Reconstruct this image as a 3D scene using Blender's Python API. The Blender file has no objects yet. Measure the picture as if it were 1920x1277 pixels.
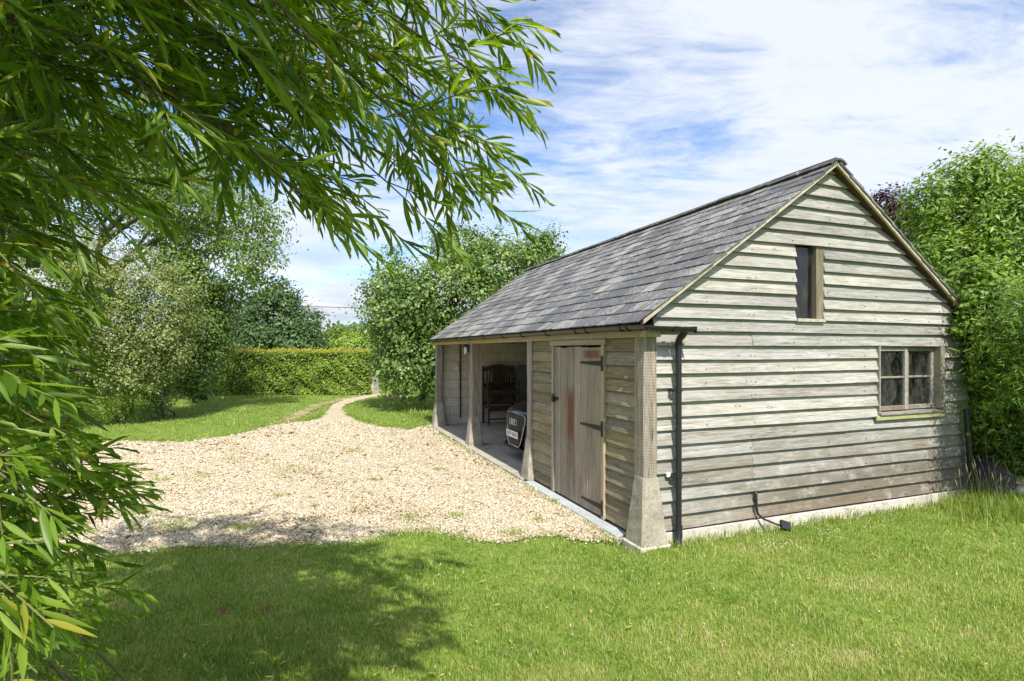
import bpy, bmesh, math, random
import numpy as np
from mathutils import Matrix, Vector

# ------------------------------------------------------------------ camera, sky, sun, exposure
scene = bpy.context.scene
COL = scene.collection
FPX, CX, HY, CAMH = 1017.0, 960.0, 656.0, 1.85      # photograph's focal length in pixels, centre, horizon row, eye height
cam_d = bpy.data.cameras.new('camera')
cam_d.sensor_width = 36.0
cam_d.lens = FPX / 1920 * 36.0
cam_d.shift_y = (HY - 638.5) / 1920
cam_d.clip_start = 0.05
cam_d.clip_end = 3000
cam = bpy.data.objects.new('camera', cam_d)
cam.location = (0, 0, CAMH)
cam.rotation_euler = (math.radians(90), 0, 0)
COL.objects.link(cam)
scene.camera = cam

D1 = np.array([-0.3605, 0.9328, 0.0])               # along the barn's open front, away from the camera
D2 = np.array([0.9328, 0.3605, 0.0])                # along the barn's gable, to the right
P0 = np.array([1.237, 5.155, 0.0])                  # barn corner
BARN_ROT = math.atan2(D2[1], D2[0])
SUN_EL = math.radians(52)
to_sun_h = -(D1 + 0.10 * D2)
to_sun_h /= np.linalg.norm(to_sun_h)
to_sun = np.array([to_sun_h[0] * math.cos(SUN_EL), to_sun_h[1] * math.cos(SUN_EL), math.sin(SUN_EL)])

def node(nt, typ, ins=None, **props):
    n = nt.nodes.new(typ)
    for k, v in props.items():
        setattr(n, k, v)
    for k, v in (ins or {}).items():
        s = n.inputs[k]
        if isinstance(v, bpy.types.NodeSocket):
            nt.links.new(v, s)
        else:
            s.default_value = v
    return n
def M2(nt, op, a, b=0.0, clamp=False):
    n = node(nt, 'ShaderNodeMath', {0: a, 1: b}, operation=op); n.use_clamp = clamp
    return n.outputs[0]
def VM(nt, op, a, b=(0, 0, 0)):
    return node(nt, 'ShaderNodeVectorMath', {0: a, 1: b}, operation=op).outputs[0]
def noise(nt, vec, scale=1.0, detail=4.0, rough=0.55, dist=0.0):
    return node(nt, 'ShaderNodeTexNoise', {'Vector': vec, 'Scale': scale, 'Detail': detail, 'Roughness': rough, 'Distortion': dist}).outputs[0]
def sstep(nt, x, a, b):
    return node(nt, 'ShaderNodeMapRange', {0: x, 1: a, 2: b, 3: 0.0, 4: 1.0}, interpolation_type='SMOOTHSTEP').outputs[0]
def mixc(nt, f, a, b, blend='MIX'):
    n = nt.nodes.new('ShaderNodeMix'); n.data_type = 'RGBA'; n.blend_type = blend
    for i, v in ((0, f), (6, a), (7, b)):
        if isinstance(v, bpy.types.NodeSocket): nt.links.new(v, n.inputs[i])
        else: n.inputs[i].default_value = v if i == 0 else (tuple(v) + (1,) if len(v) == 3 else v)
    return n.outputs[2]
def ramp(nt, f, stops):
    n = node(nt, 'ShaderNodeValToRGB', {0: f})
    e = n.color_ramp.elements
    while len(e) < len(stops): e.new(0.5)
    for el, (p, c) in zip(e, stops):
        el.position = p; el.color = tuple(c) + (1,) if len(c) == 3 else c
    return n.outputs[0]

world = bpy.data.worlds.new('World'); scene.world = world; world.use_nodes = True
wt = world.node_tree; wt.nodes.clear()
sky = node(wt, 'ShaderNodeTexSky', sky_type='NISHITA')
sky.sun_disc = False; sky.sun_elevation = SUN_EL; sky.sun_rotation = math.atan2(to_sun[0], to_sun[1])
sky.altitude = 100; sky.air_density = 1.0; sky.dust_density = 0.6; sky.ozone_density = 1.5
tc = node(wt, 'ShaderNodeTexCoord')
sp = node(wt, 'ShaderNodeSeparateXYZ', {0: tc.outputs['Generated']})
zc = M2(wt, 'ADD', M2(wt, 'MAXIMUM', sp.outputs[2], 0.0), 0.13)
pu = M2(wt, 'DIVIDE', sp.outputs[0], zc); pv = M2(wt, 'DIVIDE', sp.outputs[1], zc)
pl = node(wt, 'ShaderNodeCombineXYZ', {0: pu, 1: pv, 2: 3.7}).outputs[0]
# high thin streaks drawn out along one wind direction, a coarse veil, and heaped cloud low down
rot = node(wt, 'ShaderNodeMapping', {'Vector': pl, 'Rotation': (0, 0, math.radians(-28)), 'Scale': (0.55, 1.25, 1)}).outputs[0]
warp = node(wt, 'ShaderNodeTexNoise', {'Vector': rot, 'Scale': 1.6, 'Detail': 3}).outputs[1]
rot2 = VM(wt, 'ADD', rot, VM(wt, 'MULTIPLY', warp, (0.5, 0.5, 0)))
streak = noise(wt, rot2, 3.1, 15, 0.70)
veil = noise(wt, VM(wt, 'ADD', pl, (4.3, 1.2, 0)), 0.62, 5, 0.55)
low = noise(wt, VM(wt, 'MULTIPLY', tc.outputs['Generated'], (3.2, 3.2, 9.0)), 1.5, 8, 0.55)
f1 = M2(wt, 'ADD', M2(wt, 'MULTIPLY', streak, 0.62), M2(wt, 'MULTIPLY', veil, 0.62))
f1 = sstep(wt, f1, 0.48, 0.72)
horiz = sstep(wt, sp.outputs[2], 0.36, 0.06)
f2 = M2(wt, 'MULTIPLY', sstep(wt, low, 0.30, 0.50), horiz)
cl = M2(wt, 'MAXIMUM', M2(wt, 'MULTIPLY', f1, 0.88), f2, clamp=True)
shade = ramp(wt, noise(wt, VM(wt, 'MULTIPLY', tc.outputs['Generated'], (2.6, 2.6, 12.0)), 1.7, 6, 0.55),
             [(0.33, (3.2, 3.7, 4.5)), (0.58, (5.9, 6.05, 6.3))])
hi_cloud = mixc(wt, horiz, (5.7, 5.95, 6.35), shade)
skyb = mixc(wt, 1.0, sky.outputs[0], (0.90, 1.10, 1.34), 'MULTIPLY')
skyc = mixc(wt, cl, skyb, hi_cloud)
bg = node(wt, 'ShaderNodeBackground', {'Color': skyc, 'Strength': 0.10})
wo = node(wt, 'ShaderNodeOutputWorld', {'Surface': bg.outputs[0]})

sun_d = bpy.data.lights.new('sun', 'SUN')
sun_d.energy = 4.1; sun_d.angle = math.radians(0.53); sun_d.color = (1.0, 0.95, 0.86)
sun = bpy.data.objects.new('sun', sun_d); COL.objects.link(sun)
sun.location = (3, -8, 14)
sun.rotation_euler = Vector(tuple(-to_sun)).to_track_quat('-Z', 'Y').to_euler()

scene.view_settings.view_transform = 'Standard'
scene.view_settings.look = 'None'
scene.view_settings.exposure = 0.80
scene.view_settings.gamma = 1.0
scene.cycles.max_bounces = 8
scene.cycles.transparent_max_bounces = 8

# ------------------------------------------------------------------ helpers
rng = np.random.default_rng(7)
random.seed(7)
def at(x, y, Y):
    """point seen at photo pixel x, y at the distance Y"""
    return np.array([(x - CX) / FPX * Y, Y, CAMH + (HY - y) / FPX * Y])
def tag(o, label=None, cat=None, group=None, kind=None):
    if label: o['label'] = label
    if cat: o['category'] = cat
    if group: o['group'] = group
    if kind: o['kind'] = kind
    return o
def empty(name, loc=(0, 0, 0), rz=0.0, label=None, cat=None, group=None):
    o = bpy.data.objects.new(name, None); COL.objects.link(o)
    o.empty_display_size = 0.2
    o.location = loc; o.rotation_euler = (0, 0, rz)
    return tag(o, label, cat, group)
def link(name, me, parent=None):
    o = bpy.data.objects.new(name, me); COL.objects.link(o)
    if parent is not None: o.parent = parent
    return o
def npmesh(name, V, F, mat, smooth=False, tint=None):
    """mesh from arrays; F is (n,3) or (n,4) indices"""
    V = np.asarray(V, dtype=np.float32); F = np.asarray(F, dtype=np.int32)
    me = bpy.data.meshes.new(name)
    n, k = F.shape
    me.vertices.add(len(V)); me.vertices.foreach_set('co', V.ravel())
    me.loops.add(n * k); me.loops.foreach_set('vertex_index', F.ravel())
    me.polygons.add(n); me.polygons.foreach_set('loop_start', np.arange(0, n * k, k, dtype=np.int32))
    if smooth: me.polygons.foreach_set('use_smooth', np.ones(n, dtype=bool))
    if tint is not None:
        a = me.attributes.new('tint', 'FLOAT', 'POINT'); a.data.foreach_set('value', np.asarray(tint, dtype=np.float32))
    me.update(); me.validate(); me.materials.append(mat)
    return me

class MB:
    """collects shapes, builds one mesh object"""
    def __init__(s): s.v = []; s.f = []
    def add(s, vs, fs):
        o = len(s.v); s.v += [tuple(p) for p in vs]; s.f += [tuple(i + o for i in f) for f in fs]; return s
    def hexa(s, b, t):
        """b, t: 4 bottom, 4 top corners, counter-clockwise from above"""
        return s.add(list(b) + list(t), [(3, 2, 1, 0), (4, 5, 6, 7), (0, 1, 5, 4), (1, 2, 6, 5), (2, 3, 7, 6), (3, 0, 4, 7)])
    def box(s, x0, x1, y0, y1, z0, z1):
        return s.hexa([(x0, y0, z0), (x1, y0, z0), (x1, y1, z0), (x0, y1, z0)], [(x0, y0, z1), (x1, y0, z1), (x1, y1, z1), (x0, y1, z1)])
    def tube(s, pts, radii, n=8, caps=True):
        pts = [Vector(tuple(p)) for p in pts]
        if not hasattr(radii, '__len__'): radii = [radii] * len(pts)
        o = len(s.v); prev = None
        for i, p in enumerate(pts):
            t = (pts[min(i + 1, len(pts) - 1)] - pts[max(i - 1, 0)]).normalized()
            a = prev if prev is not None else (Vector((0, 0, 1)) if abs(t.z) < 0.9 else Vector((1, 0, 0)))
            x = (a - t * a.dot(t)).normalized(); prev = x; y = t.cross(x)
            for k in range(n):
                q = 2 * math.pi * k / n
                s.v.append(tuple(p + (x * math.cos(q) + y * math.sin(q)) * radii[i]))
        for i in range(len(pts) - 1):
            for k in range(n):
                a, b = o + i * n + k, o + i * n + (k + 1) % n
                s.f.append((a, b, b + n, a + n))
        if caps:
            s.f.append(tuple(o + k for k in reversed(range(n))))
            s.f.append(tuple(o + (len(pts) - 1) * n + k for k in range(n)))
        return s
    def mesh(s, name, mat, smooth=False, bevel=0.0, seg=1, autosmooth=None):
        me = bpy.data.meshes.new(name); me.from_pydata(s.v, [], s.f); me.update()
        if bevel:
            bm = bmesh.new(); bm.from_mesh(me)
            bmesh.ops.bevel(bm, geom=list(bm.edges), offset=bevel, segments=seg, affect='EDGES', profile=0.6, clamp_overlap=True)
            bm.to_mesh(me); bm.free()
        if smooth:
            me.polygons.foreach_set('use_smooth', np.ones(len(me.polygons), dtype=bool))
            if autosmooth: me.set_sharp_from_angle(angle=math.radians(autosmooth))
        me.materials.append(mat)
        return me
    def build(s, name, mat, parent=None, **k):
        return link(name, s.mesh(name, mat, **k), parent)

def wobble_box(x0, x1, y0, y1, z0, z1, nz=10, amp=0.006, seed=0, chamfer=0.012):
    """tall hewn timber: octagonal section (chamfered arrises), edges wander"""
    r = np.random.default_rng(seed); mb = MB(); c = chamfer
    ring = [(x0 + c, y0), (x1 - c, y0), (x1, y0 + c), (x1, y1 - c), (x1 - c, y1), (x0 + c, y1), (x0, y1 - c), (x0, y0 + c)]
    V = []
    ph = r.uniform(0, 6, 16)
    for i in range(nz + 1):
        z = z0 + (z1 - z0) * i / nz
        for k, (x, y) in enumerate(ring):
            V.append((x + amp * math.sin(z * 3 + ph[k]) + r.normal(0, amp * .25), y + amp * math.sin(z * 2.6 + ph[k + 8]) + r.normal(0, amp * .25), z))
    F = []
    for i in range(nz):
        for k in range(8):
            a, b = i * 8 + k, i * 8 + (k + 1) % 8
            F.append((a, b, b + 8, a + 8))
    F.append(tuple(range(7, -1, -1))); F.append(tuple(nz * 8 + k for k in range(8)))
    return mb.add(V, F)

# ------------------------------------------------------------------ materials
def new_mat(name):
    m = bpy.data.materials.new(name); m.use_nodes = True
    nt = m.node_tree; nt.nodes.clear()
    out = node(nt, 'ShaderNodeOutputMaterial')
    return m, nt, out
def principled(nt, out, color, rough=0.7, spec=0.3, bump=None, bstr=0.3, bdist=0.01, metal=0.0, coat=0.0):
    p = node(nt, 'ShaderNodeBsdfPrincipled', {'Base Color': color if isinstance(color, bpy.types.NodeSocket) else tuple(color) + (1,), 'Roughness': rough, 'Specular IOR Level': spec, 'Metallic': metal, 'Coat Weight': coat})
    if bump is not None:
        b = node(nt, 'ShaderNodeBump', {'Height': bump, 'Strength': bstr, 'Distance': bdist})
        nt.links.new(b.outputs[0], p.inputs['Normal'])
    nt.links.new(p.outputs[0], out.inputs[0])
    return p
def objco(nt): return node(nt, 'ShaderNodeTexCoord').outputs['Object']
def orand(nt): return node(nt, 'ShaderNodeObjectInfo').outputs['Random']

def wood(name, scale, cols, knot=None, stain=None, rough=0.85, saw=None, green=0.0, split=0.35, vary=0.25):
    """weathered timber; scale = grain stretch per axis; cols dark, mid, pale"""
    m, nt, out = new_mat(name)
    co = objco(nt); rnd = orand(nt)
    off = node(nt, 'ShaderNodeCombineXYZ', {0: M2(nt, 'MULTIPLY', rnd, 37.0), 1: M2(nt, 'MULTIPLY', rnd, 91.0), 2: M2(nt, 'MULTIPLY', rnd, 53.0)}).outputs[0]
    co2 = VM(nt, 'ADD', co, off)
    g = VM(nt, 'MULTIPLY', co2, scale)
    wv = node(nt, 'ShaderNodeTexNoise', {'Vector': VM(nt, 'MULTIPLY', g, (.35, .35, .35)), 'Scale': 1.0, 'Detail': 2}).outputs[1]
    g2 = VM(nt, 'ADD', g, VM(nt, 'MULTIPLY', wv, (1.6, 1.6, 1.6)))
    fine = noise(nt, g2, 1.6, 8, 0.65)
    coarse = noise(nt, VM(nt, 'MULTIPLY', g, (.5, .5, .18)), 0.7, 4, 0.5)
    vfine = noise(nt, VM(nt, 'MULTIPLY', g2, (1.6, 1.6, 1.6)), 4.0, 4, 0.7)
    grain = M2(nt, 'ADD', M2(nt, 'MULTIPLY', fine, 0.42), M2(nt, 'ADD', M2(nt, 'MULTIPLY', vfine, 0.33), M2(nt, 'MULTIPLY', coarse, 0.25)))
    col = ramp(nt, grain, [(0.33, cols[0]), (0.46, cols[1]), (0.60, cols[2])])
    blot = noise(nt, co2, 2.3, 4, 0.6)
    col = mixc(nt, M2(nt, 'MULTIPLY', sstep(nt, blot, 0.45, 0.72), 0.45), col, cols[1])
    if green:
        gn = noise(nt, VM(nt, 'MULTIPLY', co2, (1.3, 1.3, 2.2)), 1.6, 5, 0.6)
        col = mixc(nt, M2(nt, 'MULTIPLY', sstep(nt, gn, 0.46, 0.72), green), col, (0.16, 0.20, 0.085))
    if knot:
        vk = node(nt, 'ShaderNodeTexVoronoi', {'Vector': VM(nt, 'MULTIPLY', co2, knot), 'Scale': 1.0, 'Randomness': 1.0}).outputs[0]
        ring = M2(nt, 'SINE', M2(nt, 'MULTIPLY', vk, 60.0))
        kk = sstep(nt, vk, 0.16, 0.06)
        col = mixc(nt, M2(nt, 'MULTIPLY', kk, 0.55), col, mixc(nt, sstep(nt, ring, -1, 1), cols[0], cols[2]))
    cr = sstep(nt, noise(nt, VM(nt, 'MULTIPLY', g2, (.8, .8, .8)), 3.2, 3, 0.5), 0.66, 0.74)
    col = mixc(nt, M2(nt, 'MULTIPLY', cr, split), col, tuple(c * 0.35 for c in cols[0]))
    hv = node(nt, 'ShaderNodeHueSaturation', {'Color': col, 'Value': M2(nt, 'ADD', M2(nt, 'MULTIPLY', rnd, vary), 1.0 - vary / 2), 'Saturation': M2(nt, 'ADD', M2(nt, 'MULTIPLY', M2(nt, 'FRACT', M2(nt, 'MULTIPLY', rnd, 7.13)), 0.5), 0.75)}).outputs[0]
    col = hv
    if stain: col = stain(nt, co, col)
    h = M2(nt, 'SUBTRACT', fine, M2(nt, 'MULTIPLY', cr, 0.7))
    if saw:
        sw = M2(nt, 'SINE', M2(nt, 'MULTIPLY', node(nt, 'ShaderNodeSeparateXYZ', {0: VM(nt, 'ADD', co2, VM(nt, 'MULTIPLY', wv, (.01, .01, .01)))}).outputs[2], saw))
        h = M2(nt, 'ADD', h, M2(nt, 'MULTIPLY', sw, 0.35))
    principled(nt, out, col, rough, 0.2, h, 0.55, 0.006)
    return m

def gable_stain(nt, co, col):
    s = node(nt, 'ShaderNodeSeparateXYZ', {0: co})
    rn = orand(nt); co_ = VM(nt, 'ADD', co, node(nt, 'ShaderNodeCombineXYZ', {0: M2(nt, 'MULTIPLY', rn, 3.0), 2: M2(nt, 'MULTIPLY', rn, 19.0)}).outputs[0])
    n1 = noise(nt, VM(nt, 'MULTIPLY', co_, (1.1, 1, 1.6)), 1.2, 6, 0.65)
    n2 = noise(nt, VM(nt, 'MULTIPLY', co_, (2.2, 1, 3.5)), 2.0, 7, 0.7)
    zz = M2(nt, 'ADD', s.outputs[2], M2(nt, 'MULTIPLY', M2(nt, 'SUBTRACT', n1, 0.5), 0.9))
    lowm = sstep(nt, zz, 1.05, 0.25)
    um = M2(nt, 'ADD', M2(nt, 'MULTIPLY', sstep(nt, s.outputs[0], 0.3, 2.4), 0.62), 0.36)
    f = M2(nt, 'MULTIPLY', M2(nt, 'MULTIPLY', lowm, um), sstep(nt, n2, 0.28, 0.52))
    col = mixc(nt, M2(nt, 'MULTIPLY', f, 0.78), col, (0.098, 0.076, 0.049))
    rust = M2(nt, 'MULTIPLY', sstep(nt, zz, 0.30, 0.05), sstep(nt, n1, 0.4, 0.6))
    return mixc(nt, M2(nt, 'MULTIPLY', rust, 0.5), col, (0.20, 0.13, 0.065))
def door_stain(nt, co, col):
    """rust-red primer patches left on the planks"""
    s = node(nt, 'ShaderNodeSeparateXYZ', {0: co})
    n1 = noise(nt, VM(nt, 'MULTIPLY', co, (1, 9, 1.8)), 1.5, 5, 0.6)
    jit = M2(nt, 'MULTIPLY', M2(nt, 'SUBTRACT', n1, 0.5), 0.35)
    def patch(v0, z0, hv, hz, k):
        dv = M2(nt, 'DIVIDE', M2(nt, 'ABSOLUTE', M2(nt, 'SUBTRACT', s.outputs[1], v0)), hv)
        dz = M2(nt, 'DIVIDE', M2(nt, 'ABSOLUTE', M2(nt, 'SUBTRACT', s.outputs[2], z0)), hz)
        d = M2(nt, 'ADD', M2(nt, 'MAXIMUM', dv, dz), jit)
        return M2(nt, 'MULTIPLY', sstep(nt, d, 1.35, 0.55), k)
    f = M2(nt, 'MAXIMUM', patch(1.66, 1.02, 0.085, 0.33, 0.85), patch(1.13, 1.80, 0.19, 0.045, 0.75))
    f = M2(nt, 'MAXIMUM', f, patch(1.66, 0.62, 0.09, 0.30, 0.3))
    f = M2(nt, 'MAXIMUM', f, patch(1.86, 1.05, 0.09, 0.35, 0.2))
    col = mixc(nt, f, col, (0.17, 0.048, 0.022))
    pale = M2(nt, 'MULTIPLY', sstep(nt, noise(nt, VM(nt, 'MULTIPLY', co, (1, 7, 1.2)), 1.1, 4, .6), .55, .75), sstep(nt, s.outputs[2], .2, 1.2))
    return mixc(nt, M2(nt, 'MULTIPLY', pale, 0.35), col, (0.36, 0.31, 0.25))
SILVER = ((0.098, 0.088, 0.072), (0.272, 0.258, 0.226), (0.455, 0.440, 0.402))
MAT = {}
MAT['gable'] = wood('weathered_silver_boards', (1.3, 8, 26), SILVER, knot=(1.9, 1, 6.0), stain=gable_stain, green=0.13, vary=0.36)
MAT['front'] = wood('weathered_front_boards', (8, 1.3, 26), ((0.075, 0.058, 0.036), (0.205, 0.168, 0.108), (0.36, 0.305, 0.205)), knot=(1, 2.3, 6.0), green=0.22, vary=0.35)
MAT['door'] = wood('door_planks', (12, 22, 1.0), ((0.090, 0.068, 0.050), (0.25, 0.205, 0.155), (0.40, 0.345, 0.275)), knot=(1, 6.0, 1.6), stain=door_stain, vary=0.3)
MAT['post'] = wood('oak_post', (16, 16, 1.0), ((0.085, 0.068, 0.053), (0.25, 0.215, 0.178), (0.42, 0.38, 0.33)), rough=0.9, saw=420.0, split=0.8)
MAT['beam'] = wood('oak_beam', (14, 0.9, 18), ((0.20, 0.14, 0.075), (0.36, 0.27, 0.16), (0.48, 0.38, 0.24)), knot=(1, 1.6, 5), vary=0.1)
MAT['trim'] = wood('tan_trim', (12, 12, 1.0), ((0.22, 0.17, 0.11), (0.36, 0.30, 0.21), (0.47, 0.41, 0.31)), vary=0.2)
MAT['sash'] = wood('window_timber', (10, 10, 10), ((0.085, 0.072, 0.055), (0.215, 0.19, 0.155), (0.36, 0.33, 0.28)), green=0.2)
MAT['verge'] = wood('verge_batten', (3, 10, 3), ((0.20, 0.16, 0.11), (0.38, 0.325, 0.235), (0.50, 0.445, 0.34)), vary=0.1)
MAT['bench'] = wood('dark_bench_timber', (9, 9, 3), ((0.030, 0.018, 0.012), (0.065, 0.040, 0.026), (0.11, 0.07, 0.045)), rough=0.6)

def flatm(name, col, rough=0.6, spec=0.3, metal=0.0, coat=0.0, mott=0.15, sc=12.0, bump=0.0):
    m, nt, out = new_mat(name)
    co = objco(nt); n = noise(nt, co, sc, 6, 0.6)
    c = mixc(nt, n, tuple(x * (1 - mott) for x in col), tuple(min(1, x * (1 + mott)) for x in col))
    principled(nt, out, c, rough, spec, n if bump else None, bump, 0.01, metal, coat)
    return m
MAT['plastic'] = flatm('black_pvc', (0.018, 0.019, 0.021), 0.38, 0.5)
MAT['iron'] = flatm('black_iron', (0.020, 0.018, 0.017), 0.6, 0.4, bump=0.2)
MAT['white'] = flatm('white_plastic', (0.75, 0.75, 0.72), 0.45)

def stone(name, cols, sc, rough=0.95, bstr=0.6, lich=None):
    m, nt, out = new_mat(name)
    co = VM(nt, 'ADD', objco(nt), VM(nt, 'MULTIPLY', node(nt, 'ShaderNodeCombineXYZ', {0: orand(nt), 1: orand(nt), 2: orand(nt)}).outputs[0], (17, 31, 23)))
    a = noise(nt, co, sc, 8, 0.65); b = noise(nt, co, sc * 9, 4, 0.6)
    col = ramp(nt, M2(nt, 'ADD', M2(nt, 'MULTIPLY', a, .6), M2(nt, 'MULTIPLY', b, .4)), [(0.34, cols[0]), (0.50, cols[1]), (0.66, cols[2])])
    if lich:
        l = sstep(nt, noise(nt, co, sc * 1.7, 8, 0.7), 0.56, 0.64)
        col = mixc(nt, M2(nt, 'MULTIPLY', l, lich[1]), col, lich[0])
    pits = sstep(nt, node(nt, 'ShaderNodeTexVoronoi', {'Vector': co, 'Scale': sc * 16}).outputs[0], 0.0, 0.4)
    h = M2(nt, 'ADD', M2(nt, 'MULTIPLY', a, 0.5), M2(nt, 'MULTIPLY', pits, 0.5))
    principled(nt, out, col, rough, 0.15, h, bstr, 0.012)
    return m
MAT['staddle'] = stone('cast_stone', ((0.17, 0.15, 0.112), (0.335, 0.30, 0.235), (0.47, 0.43, 0.35)), 5.0)
MAT['plinth'] = stone('pale_plinth', ((0.30, 0.265, 0.205), (0.54, 0.50, 0.43), (0.64, 0.60, 0.53)), 4.0, bstr=0.6, lich=((0.24, 0.20, 0.13), 0.5))
MAT['slab'] = stone('concrete_floor', ((0.24, 0.225, 0.18), (0.36, 0.34, 0.28), (0.46, 0.44, 0.37)), 1.6, bstr=0.2)
MAT['sill'] = stone('slate_sill', ((0.26, 0.28, 0.28), (0.36, 0.39, 0.39), (0.46, 0.48, 0.48)), 2.5, bstr=0.2)
MAT['block'] = stone('concrete_block', ((0.48, 0.42, 0.31), (0.64, 0.57, 0.435), (0.72, 0.65, 0.52)), 2.2, bstr=0.4)
MAT['mortar'] = stone('mortar', ((0.22, 0.20, 0.16), (0.34, 0.31, 0.25), (0.42, 0.39, 0.32)), 4, bstr=0.3)
MAT['boulder'] = stone('dark_boulder', ((0.035, 0.033, 0.036), (0.075, 0.070, 0.075), (0.13, 0.12, 0.125)), 3.5, rough=0.85)
MAT['rubble'] = stone('field_stone', ((0.22, 0.17, 0.10), (0.38, 0.31, 0.20), (0.52, 0.45, 0.32)), 4)
MAT['pillar'] = stone('render_pillar', ((0.30, 0.27, 0.22), (0.52, 0.48, 0.41), (0.66, 0.62, 0.55)), 2.4, lich=((0.16, 0.14, 0.10), 0.6))

def slate_mat():
    m, nt, out = new_mat('lichened_slate')
    rnd = orand(nt)
    geo = node(nt, 'ShaderNodeNewGeometry').outputs['Position']
    att = node(nt, 'ShaderNodeAttribute', attribute_name='tint').outputs['Fac']
    rnd = M2(nt, 'FRACT', M2(nt, 'ADD', rnd, att))
    base = ramp(nt, rnd, [(0.0, (0.080, 0.079, 0.079)), (0.4, (0.112, 0.108, 0.104)), (0.72, (0.090, 0.092, 0.099)), (1.0, (0.135, 0.128, 0.120))])
    # across = along the eaves, up = up the slope: weathering runs down the slope
    up = (D2[0] * math.cos(math.atan(.708)), D2[1] * math.cos(math.atan(.708)), math.sin(math.atan(.708)))
    def dot(v): return node(nt, 'ShaderNodeVectorMath', {0: geo, 1: v}, operation='DOT_PRODUCT').outputs['Value']
    ac, us = dot(tuple(D1)), dot(up)
    def co(sa, su, k): return node(nt, 'ShaderNodeCombineXYZ', {0: M2(nt, 'MULTIPLY', ac, sa), 1: M2(nt, 'MULTIPLY', us, su), 2: M2(nt, 'MULTIPLY', rnd, k * .35)}).outputs[0]
    streak = noise(nt, co(26, 7, 40), 1.0, 8, 0.7)
    patch = noise(nt, co(1.5, 1.1, 6), 1.0, 4, 0.55)
    spk = noise(nt, co(46, 20, 20), 1.0, 6, 0.7)
    f = M2(nt, 'ADD', M2(nt, 'MULTIPLY', spk, 0.72), M2(nt, 'ADD', M2(nt, 'MULTIPLY', patch, 0.50), M2(nt, 'MULTIPLY', M2(nt, 'FRACT', M2(nt, 'MULTIPLY', rnd, 5.77)), 0.10)))
    f = sstep(nt, f, 0.62, 0.76)
    col = mixc(nt, M2(nt, 'MULTIPLY', f, 0.62), base, (0.42, 0.405, 0.37))
    col = mixc(nt, M2(nt, 'MULTIPLY', sstep(nt, streak, 0.5, 0.7), 0.55), col, (0.062, 0.06, 0.06))
    principled(nt, out, col, 0.60, 0.4, M2(nt, 'ADD', streak, M2(nt, 'MULTIPLY', f, 0.4)), 0.6, 0.008)
    return m
MAT['slate'] = slate_mat()
MAT['ridge'] = stone('ridge_tile', ((0.045, 0.043, 0.04), (0.10, 0.095, 0.088), (0.17, 0.16, 0.145)), 7, lich=((0.40, 0.37, 0.30), 0.7))

def glass_mat():
    m, nt, out = new_mat('dirty_glass')
    co = objco(nt)
    d = noise(nt, VM(nt, 'MULTIPLY', co, (6, 6, 2.5)), 1.5, 8, 0.7)
    cob = sstep(nt, noise(nt, co, 16, 8, 0.75), 0.52, 0.75)
    dirt = M2(nt, 'ADD', M2(nt, 'MULTIPLY', sstep(nt, d, 0.4, 0.7), 0.35), M2(nt, 'MULTIPLY', cob, 0.35))
    dif = node(nt, 'ShaderNodeBsdfDiffuse', {'Color': (0.16, 0.155, 0.14, 1)})
    gl = node(nt, 'ShaderNodeBsdfGlossy', {'Color': (1, 1, 1, 1), 'Roughness': 0.08})
    tr = node(nt, 'ShaderNodeBsdfTransparent', {'Color': (0.72, 0.76, 0.74, 1)})
    fr = node(nt, 'ShaderNodeFresnel', {'IOR': 1.5}).outputs[0]
    a = node(nt, 'ShaderNodeMixShader', {0: M2(nt, 'MULTIPLY', fr, 1.6, True), 1: tr.outputs[0], 2: gl.outputs[0]})
    b = node(nt, 'ShaderNodeMixShader', {0: dirt, 1: a.outputs[0], 2: dif.outputs[0]})
    nt.links.new(b.outputs[0], out.inputs[0])
    return m
MAT['glass'] = glass_mat()

def leaf_mat(name, dark, mid, light, trans=0.35, rough=0.45, spec=0.4, tcol=None, vein=False):
    m, nt, out = new_mat(name)
    att = node(nt, 'ShaderNodeAttribute', attribute_name='tint').outputs['Fac']
    if vein: att = M2(nt, 'ADD', M2(nt, 'MULTIPLY', orand(nt), 0.999), M2(nt, 'MULTIPLY', att, 1.0))
    att = M2(nt, 'FRACT', att)
    col = ramp(nt, att, [(0.0, dark), (0.5, mid), (1.0, light)] if not vein else [(0.0, dark), (0.48, mid), (0.965, light), (0.99, (0.38, 0.34, 0.05))])
    p = node(nt, 'ShaderNodeBsdfPrincipled', {'Base Color': col, 'Roughness': rough, 'Specular IOR Level': spec})
    tc_ = mixc(nt, 1.0, col, tcol or (1.5, 1.45, 0.45), 'MULTIPLY')
    t = node(nt, 'ShaderNodeBsdfTranslucent', {'Color': tc_})
    x = node(nt, 'ShaderNodeMixShader', {0: trans, 1: p.outputs[0], 2: t.outputs[0]})
    nt.links.new(x.outputs[0], out.inputs[0])
    return m
MAT['willow'] = leaf_mat('willow_leaf', (0.068, 0.135, 0.010), (0.135, 0.235, 0.015), (0.235, 0.335, 0.045), 0.50, 0.42, 0.45, tcol=(1.5, 1.5, .30), vein=True)
MAT['bark'] = stone('bark', ((0.035, 0.027, 0.02), (0.085, 0.068, 0.05), (0.16, 0.135, 0.10)), 7, bstr=1.0)
MAT['greybark'] = stone('grey_bark', ((0.06, 0.055, 0.045), (0.13, 0.12, 0.10), (0.24, 0.22, 0.19)), 6, bstr=1.0)

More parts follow.
